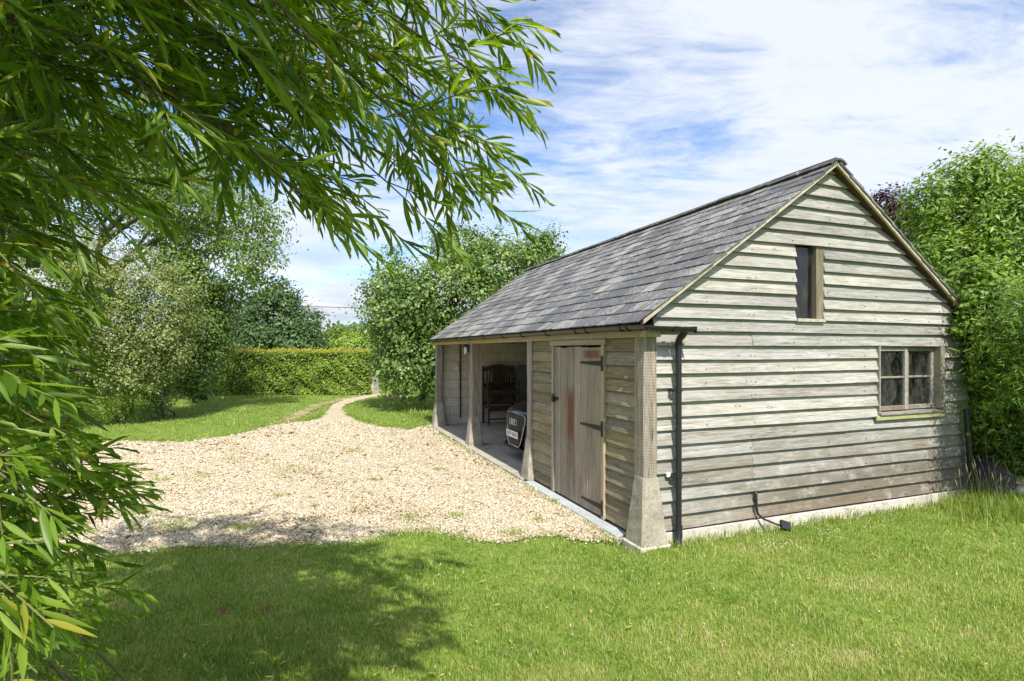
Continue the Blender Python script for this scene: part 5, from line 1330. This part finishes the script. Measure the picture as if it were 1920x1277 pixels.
class Willow:
    def __init__(s, root, seed): s.root = root; s.r = np.random.default_rng(seed); s.lv = []; s.tw = MB(); s.o = np.array(root.location)
    def twig(s, p, d, length, size=.100, droop=.25, gap=.0205):
        r = s.r; p = np.array(p, float); d = norm(np.array(d, float)); n = max(4, int(length / .03)); path = [p]; side = r.choice([-1, 1]); ax = norm(np.cross(d, r.normal(0, 1, 3)))
        st = length / n; acc = r.uniform(0, gap)
        for i in range(n):
            d = norm(d + np.array([0, 0, -droop * st]) + r.normal(0, .035, 3)); q = p + d * st
            acc += st
            while acc > gap and i > 0:
                acc -= gap; side = -side
                up = np.array([0, 0, 1.0]); lat = norm(np.cross(d, up + r.normal(0, .6, 3)))
                ld = norm(d * r.uniform(.75, 1.25) + lat * side * r.uniform(.35, .8) + np.array([0, 0, -r.uniform(-.05, .35)]))
                nn = norm(up * .8 + r.normal(0, .55, 3)); 
                f = i / n; sz = size * (.62 + .5 * math.sin(math.pi * min(1, .2 + .75 * f))) * math.exp(r.normal(0, .16))
                s.lv.append((q, ld, nn, sz))
            p = q; path.append(p)
        s.lv.append((p, d, norm(np.array([0, 0, 1]) + r.normal(0, .5, 3)), size * .7))
        s.tw.tube([a - s.o for a in path[::3] + [path[-1]]], [.0022] * (len(path[::3])) + [.0008], 4, caps=False)
        return path
    def branch(s, pts, rad=.012, start=.3, dens=11.0, tl=(.22, .48), size=.100, droop=.25, spread=.75, name='branch'):
        r = s.r; path = catmull(pts, 10); L = [0]
        for a, b in zip(path, path[1:]): L.append(L[-1] + np.linalg.norm(b - a))
        T = L[-1]; mb = MB(); mb.tube([p - s.o for p in path], [rad * (1 - .85 * l / T) + .001 for l in L], 6); mb.build(name, MAT['twig' if name == 'stem' else 'bark'], s.root, smooth=True)
        l = T * start
        while l < T:
            i = max(0, min(len(path) - 2, int(np.searchsorted(L, l)) - 1)); f = (l - L[i]) / max(1e-6, L[i + 1] - L[i]); p = path[i] + (path[i + 1] - path[i]) * f
            d = norm(path[i + 1] - path[i]) + norm(r.normal(0, 1, 3)) * spread
            s.twig(p, d, r.uniform(*tl) * (1 - .3 * l / T), size, droop); l += r.exponential(1 / dens)
        s.twig(path[-1], path[-1] - path[-2], r.uniform(*tl) * .7, size, droop)
    def finish(s, mat, n_parts=300):
        r = s.r; P = np.array([a[0] for a in s.lv]); D = norm(np.array([a[1] for a in s.lv])); N = np.array([a[2] for a in s.lv]); S = np.array([a[3] for a in s.lv])
        N = norm(N - D * (N * D).sum(1, keepdims=True)); B = np.cross(N, D); W = S * r.uniform(.105, .145, len(S))
        mid = P + D * S[:, None] * .5; Yd = mid[:, 1]
        px = CX + FPX * mid[:, 0] / np.maximum(Yd, .1); py = HY - FPX * (mid[:, 2] - CAMH) / np.maximum(Yd, .1)
        inside_ = (Yd > .45) & (px > 15) & (px < 1905) & (py > 10) & (py < 1265)
        # nothing right in front of the lens
        near = (Yd < .78) & (Yd > -.3) & (np.abs(px - 960) < 1300) & (py > -500) & (py < 1800) | (np.linalg.norm(mid - np.array([0, 0, CAMH]), axis=1) < .6)
        inside_ &= ~near
        order = np.argsort(-np.where(inside_, S / np.maximum(Yd, .1), -1)); big = set(order[:n_parts][inside_[order[:n_parts]]].tolist())
        tm = []
        for k, (tv, tf) in enumerate(TPL):
            tm.append(npmesh('leaf', tv, tf, mat, smooth=True, tint=np.zeros(len(tv))))
        VV, FF, TT = [], [], []; off = 0; which = r.integers(0, len(TPL), len(S))
        for k, (tv, tf) in enumerate(TPL):
            idx = np.array([i for i in np.nonzero((which == k) & ~near)[0] if i not in big], int)
            if not len(idx): continue
            v = P[idx][:, None] + D[idx][:, None] * (tv[None, :, :1] * S[idx][:, None, None]) + B[idx][:, None] * (tv[None, :, 1:2] * W[idx][:, None, None]) + N[idx][:, None] * (tv[None, :, 2:3] * np.where(tv[None, :, 2:3] < 0, S[idx][:, None, None], W[idx][:, None, None]))
            nv = len(tv); FF.append((tf[None] + (off + np.arange(len(idx)) * nv)[:, None, None]).reshape(-1, 3)); off += len(idx) * nv
            VV.append(v.reshape(-1, 3)); TT.append(np.repeat(r.random(len(idx)), nv))
        fo = link('foliage', npmesh('foliage', np.concatenate(VV) - s.o, np.concatenate(FF), mat, smooth=True, tint=np.concatenate(TT)), s.root); fo['kind'] = 'stuff'
        for i in sorted(big):
            o = link('leaf', tm[which[i]], s.root)
            x, y, z = D[i] * S[i], B[i] * W[i], N[i] * W[i]; p = P[i] - s.o
            o.matrix_local = Matrix(((x[0], y[0], z[0], p[0]), (x[1], y[1], z[1], p[1]), (x[2], y[2], z[2], p[2]), (0, 0, 0, 1)))
        t_ = s.tw.build('twigs', MAT['twig'], s.root); t_['kind'] = 'stuff'
MAT['twig'] = flatm('willow_twig', (0.12, 0.13, 0.035), .6)
wr = empty('willow_tree', (-2.75, 1.9, -.06), 0, 'overhanging willow with long narrow leaves filling the upper left', 'tree')
wl = Willow(wr, 101)
fork = np.array([-2.12, 2.05, 2.75])
MB().tube([np.array(p) - wl.o for p in [(-2.75, 1.9, -.1), (-2.70, 1.9, .3), (-2.52, 1.95, 1.2), (-2.25, 2.05, 2.1), (-2.12, 2.08, 2.75), (-2.05, 2.0, 3.6), (-2.0, 1.8, 4.4)]], [.32, .25, .22, .21, .20, .14, .08], 14).build('trunk', MAT['bark'], wr, smooth=True)
vis = [((420, -170, 2.3), (1040, 95, 1.9)), ((380, -80, 2.25), (975, 170, 1.8)), ((250, -110, 2.0), (960, 300, 1.8)), ((200, 0, 2.1), (930, 380, 1.9)), ((100, -60, 1.8), (780, 385, 1.7)), ((60, 40, 2.0), (705, 415, 1.9)), ((-50, 0, 1.7), (632, 440, 1.6)),
       ((-100, 100, 1.8), (520, 320, 1.8)), ((-150, 130, 1.5), (420, 300, 2.1)), ((-200, 60, 1.2), (330, 220, 1.3)), ((-200, 230, 1.6), (230, 380, 1.6)), ((-250, 280, 1.3), (150, 400, 1.4)), ((100, -200, 1.3), (620, 110, 1.4)), ((300, -250, 1.5), (860, 50, 1.6)), ((-100, -150, 1.1), (400, 60, 1.2)),
       ((350, -150, 2.6), (900, 230, 2.4)), ((100, -150, 2.5), (700, 250, 2.5)), ((-50, -50, 2.6), (560, 290, 2.7)), ((-150, -50, 2.3), (330, 150, 2.4)), ((0, -200, 2.2), (520, 60, 2.2)), ((-250, 100, 2.2), (200, 230, 2.3)), ((250, -250, 2.4), (760, 130, 2.3)), ((-250, 0, 1.5), (120, 170, 1.5)), ((500, -200, 2.0), (960, 20, 1.9)), ((-60, 60, 2.3), (620, 350, 2.2)), ((-300, 200, 2.0), (90, 330, 2.0)), ((150, -100, 1.6), (820, 260, 1.6)), ((-100, -100, 1.9), (470, 170, 1.9)), ((50, -50, 2.9), (640, 180, 3.0)), ((-200, -100, 1.7), (250, 60, 1.7)), ((-250, 150, 2.6), (150, 280, 2.6)), ((-100, 0, 2.4), (430, 230, 2.5)), ((-300, 50, 1.9), (60, 220, 1.8)), ((0, -150, 2.7), (560, 130, 2.8)), ((100, -200, 2.2), (600, 30, 2.2)), ((-300, 250, 2.4), (100, 370, 2.5)), ((-150, 180, 3.0), (260, 330, 3.0)), ((-250, -50, 2.8), (200, 120, 2.8)), ((-100, 50, 3.2), (450, 250, 3.3)), ((-280, 330, 1.7), (60, 430, 1.7)), ((200, -200, 2.9), (780, 60, 2.9)), ((-200, 50, 2.9), (300, 300, 3.0))]
for (a, b) in vis:
    b = (b[0] - 18 - .14 * max(0, b[0] - 550), b[1] - 28 - .05 * max(0, b[1] - 150), b[2])
    A, Bp = at(*a), at(*b); md_ = A * .45 + Bp * .55 + np.array([0, 0, .10])
    wl.branch([fork + wl.r.normal(0, .08, 3) + [0, 0, .3], A, md_, Bp], .0085, .30, 13.5)
# the crown above and behind the picture's top edge, whose shade lies on the near lawn
for k in range(26):
    tip = np.array([wl.r.uniform(-2.1, .12), wl.r.uniform(-.1, 2.1), 0]); tip[2] = max(wl.r.uniform(3.0, 4.2), 1.85 + .74 * tip[1] + .35)
    mid = (fork + tip) / 2 + [0, 0, .55]
    wl.branch([fork + [0, 0, .7], mid, tip + [-.25, 0, .12], tip], .016, .25, 10.5, tl=(.3, .55), size=.12)
for k in range(12):
    tip = np.array([wl.r.uniform(-2.5, -.5), wl.r.uniform(1.2, 2.15), wl.r.uniform(3.75, 4.3)])
    wl.branch([fork + [0, 0, .8], (fork + tip) / 2 + [0, 0, .7], tip + [-.2, 0, .1], tip], .016, .2, 11, tl=(.3, .55), size=.11)
# ivy on the trunk
iv = np.array([(-2.62, 1.9, .9), (-2.40, 1.98, 1.6), (-2.2, 2.05, 2.3), (-2.1, 2.06, 2.9), (-2.05, 2.0, 3.5)])
ip = iv[wl.r.integers(0, 5, 900)] + wl.r.normal(0, 1, (900, 3)) * [.16, .16, .28]; ii_ = norm(ip - iv[2] * [1, 1, 0] - [0, 0, 2]) + [.4, -.8, .3]
Vi, Fi = leaf_cloud(ip - wl.o, ii_ + wl.r.normal(0, .4, (900, 3)), .075, .065, wl.r)
o = link('ivy', npmesh('ivy', Vi, Fi, L_dark, tint=np.repeat(wl.r.random(900), 4)), wr); o['kind'] = 'stuff'
wl.finish(MAT['willow'])
sr = empty('willow_shrub', (-2.3, 2.1, -.06), 0, 'leafy willow sprays rising from the ground at the left edge', 'shrub')
ws = Willow(sr, 202)
tips = [(262, 905, 1.75), (215, 870, 1.85), (240, 940, 1.6), (150, 720, 1.9), (190, 690, 2.2), (170, 585, 1.6), (140, 470, 1.5), (110, 430, 1.7), (110, 530, 1.3), (195, 1095, 1.5), (165, 1180, 1.4), (205, 1030, 1.8), (150, 1000, 1.6), (90, 640, 1.2), (120, 780, 1.3), (55, 700, 1.05), (80, 900, 1.1), (50, 1080, 1.1), (100, 1230, 1.25), (170, 800, 2.3), (30, 820, 1.2), (60, 560, 1.6), (30, 470, 1.4), (150, 900, 2.0), (80, 980, 1.9), (60, 760, 2.2), (120, 660, 2.4), (30, 620, 2.0), (110, 1130, 1.9), (140, 850, 2.6), (40, 930, 2.4), (190, 960, 2.3), (90, 1050, 2.4), (30, 1180, 1.6), (60, 480, 2.2), (150, 560, 2.5), (90, 600, 1.5), (70, 520, 1.9), (110, 700, 1.7), (130, 620, 2.1), (60, 660, 1.4), (90, 830, 1.6), (130, 940, 1.5), (100, 770, 2.0), (60, 870, 1.7), (160, 760, 2.6), (50, 1000, 1.5), (110, 1080, 1.4), (130, 1170, 1.7), (70, 1150, 1.3), (160, 1240, 1.5), (40, 1240, 1.2), (200, 1130, 1.9), (70, 430, 1.8), (130, 850, 1.4)]
for (x, y, Y) in tips:
    x -= 62
    T_ = at(x, y, Y); b0 = np.array([ws.r.uniform(-2.6, -2.0), Y + ws.r.uniform(-.2, .5), -.08])
    A = at(-190 + ws.r.normal(0, 40), y - 20 + ws.r.normal(0, 50), Y + .1)
    lowm_ = b0 * .5 + A * .5; lowm_[0] -= .12
    ws.branch([b0, lowm_, A, A * .4 + T_ * .6 + np.array([0, 0, .05]), T_],   .007, .45, 12.0, tl=(.14, .30), size=.095, droop=.3, spread=.5, name='stem')
ws.finish(MAT['willow'])
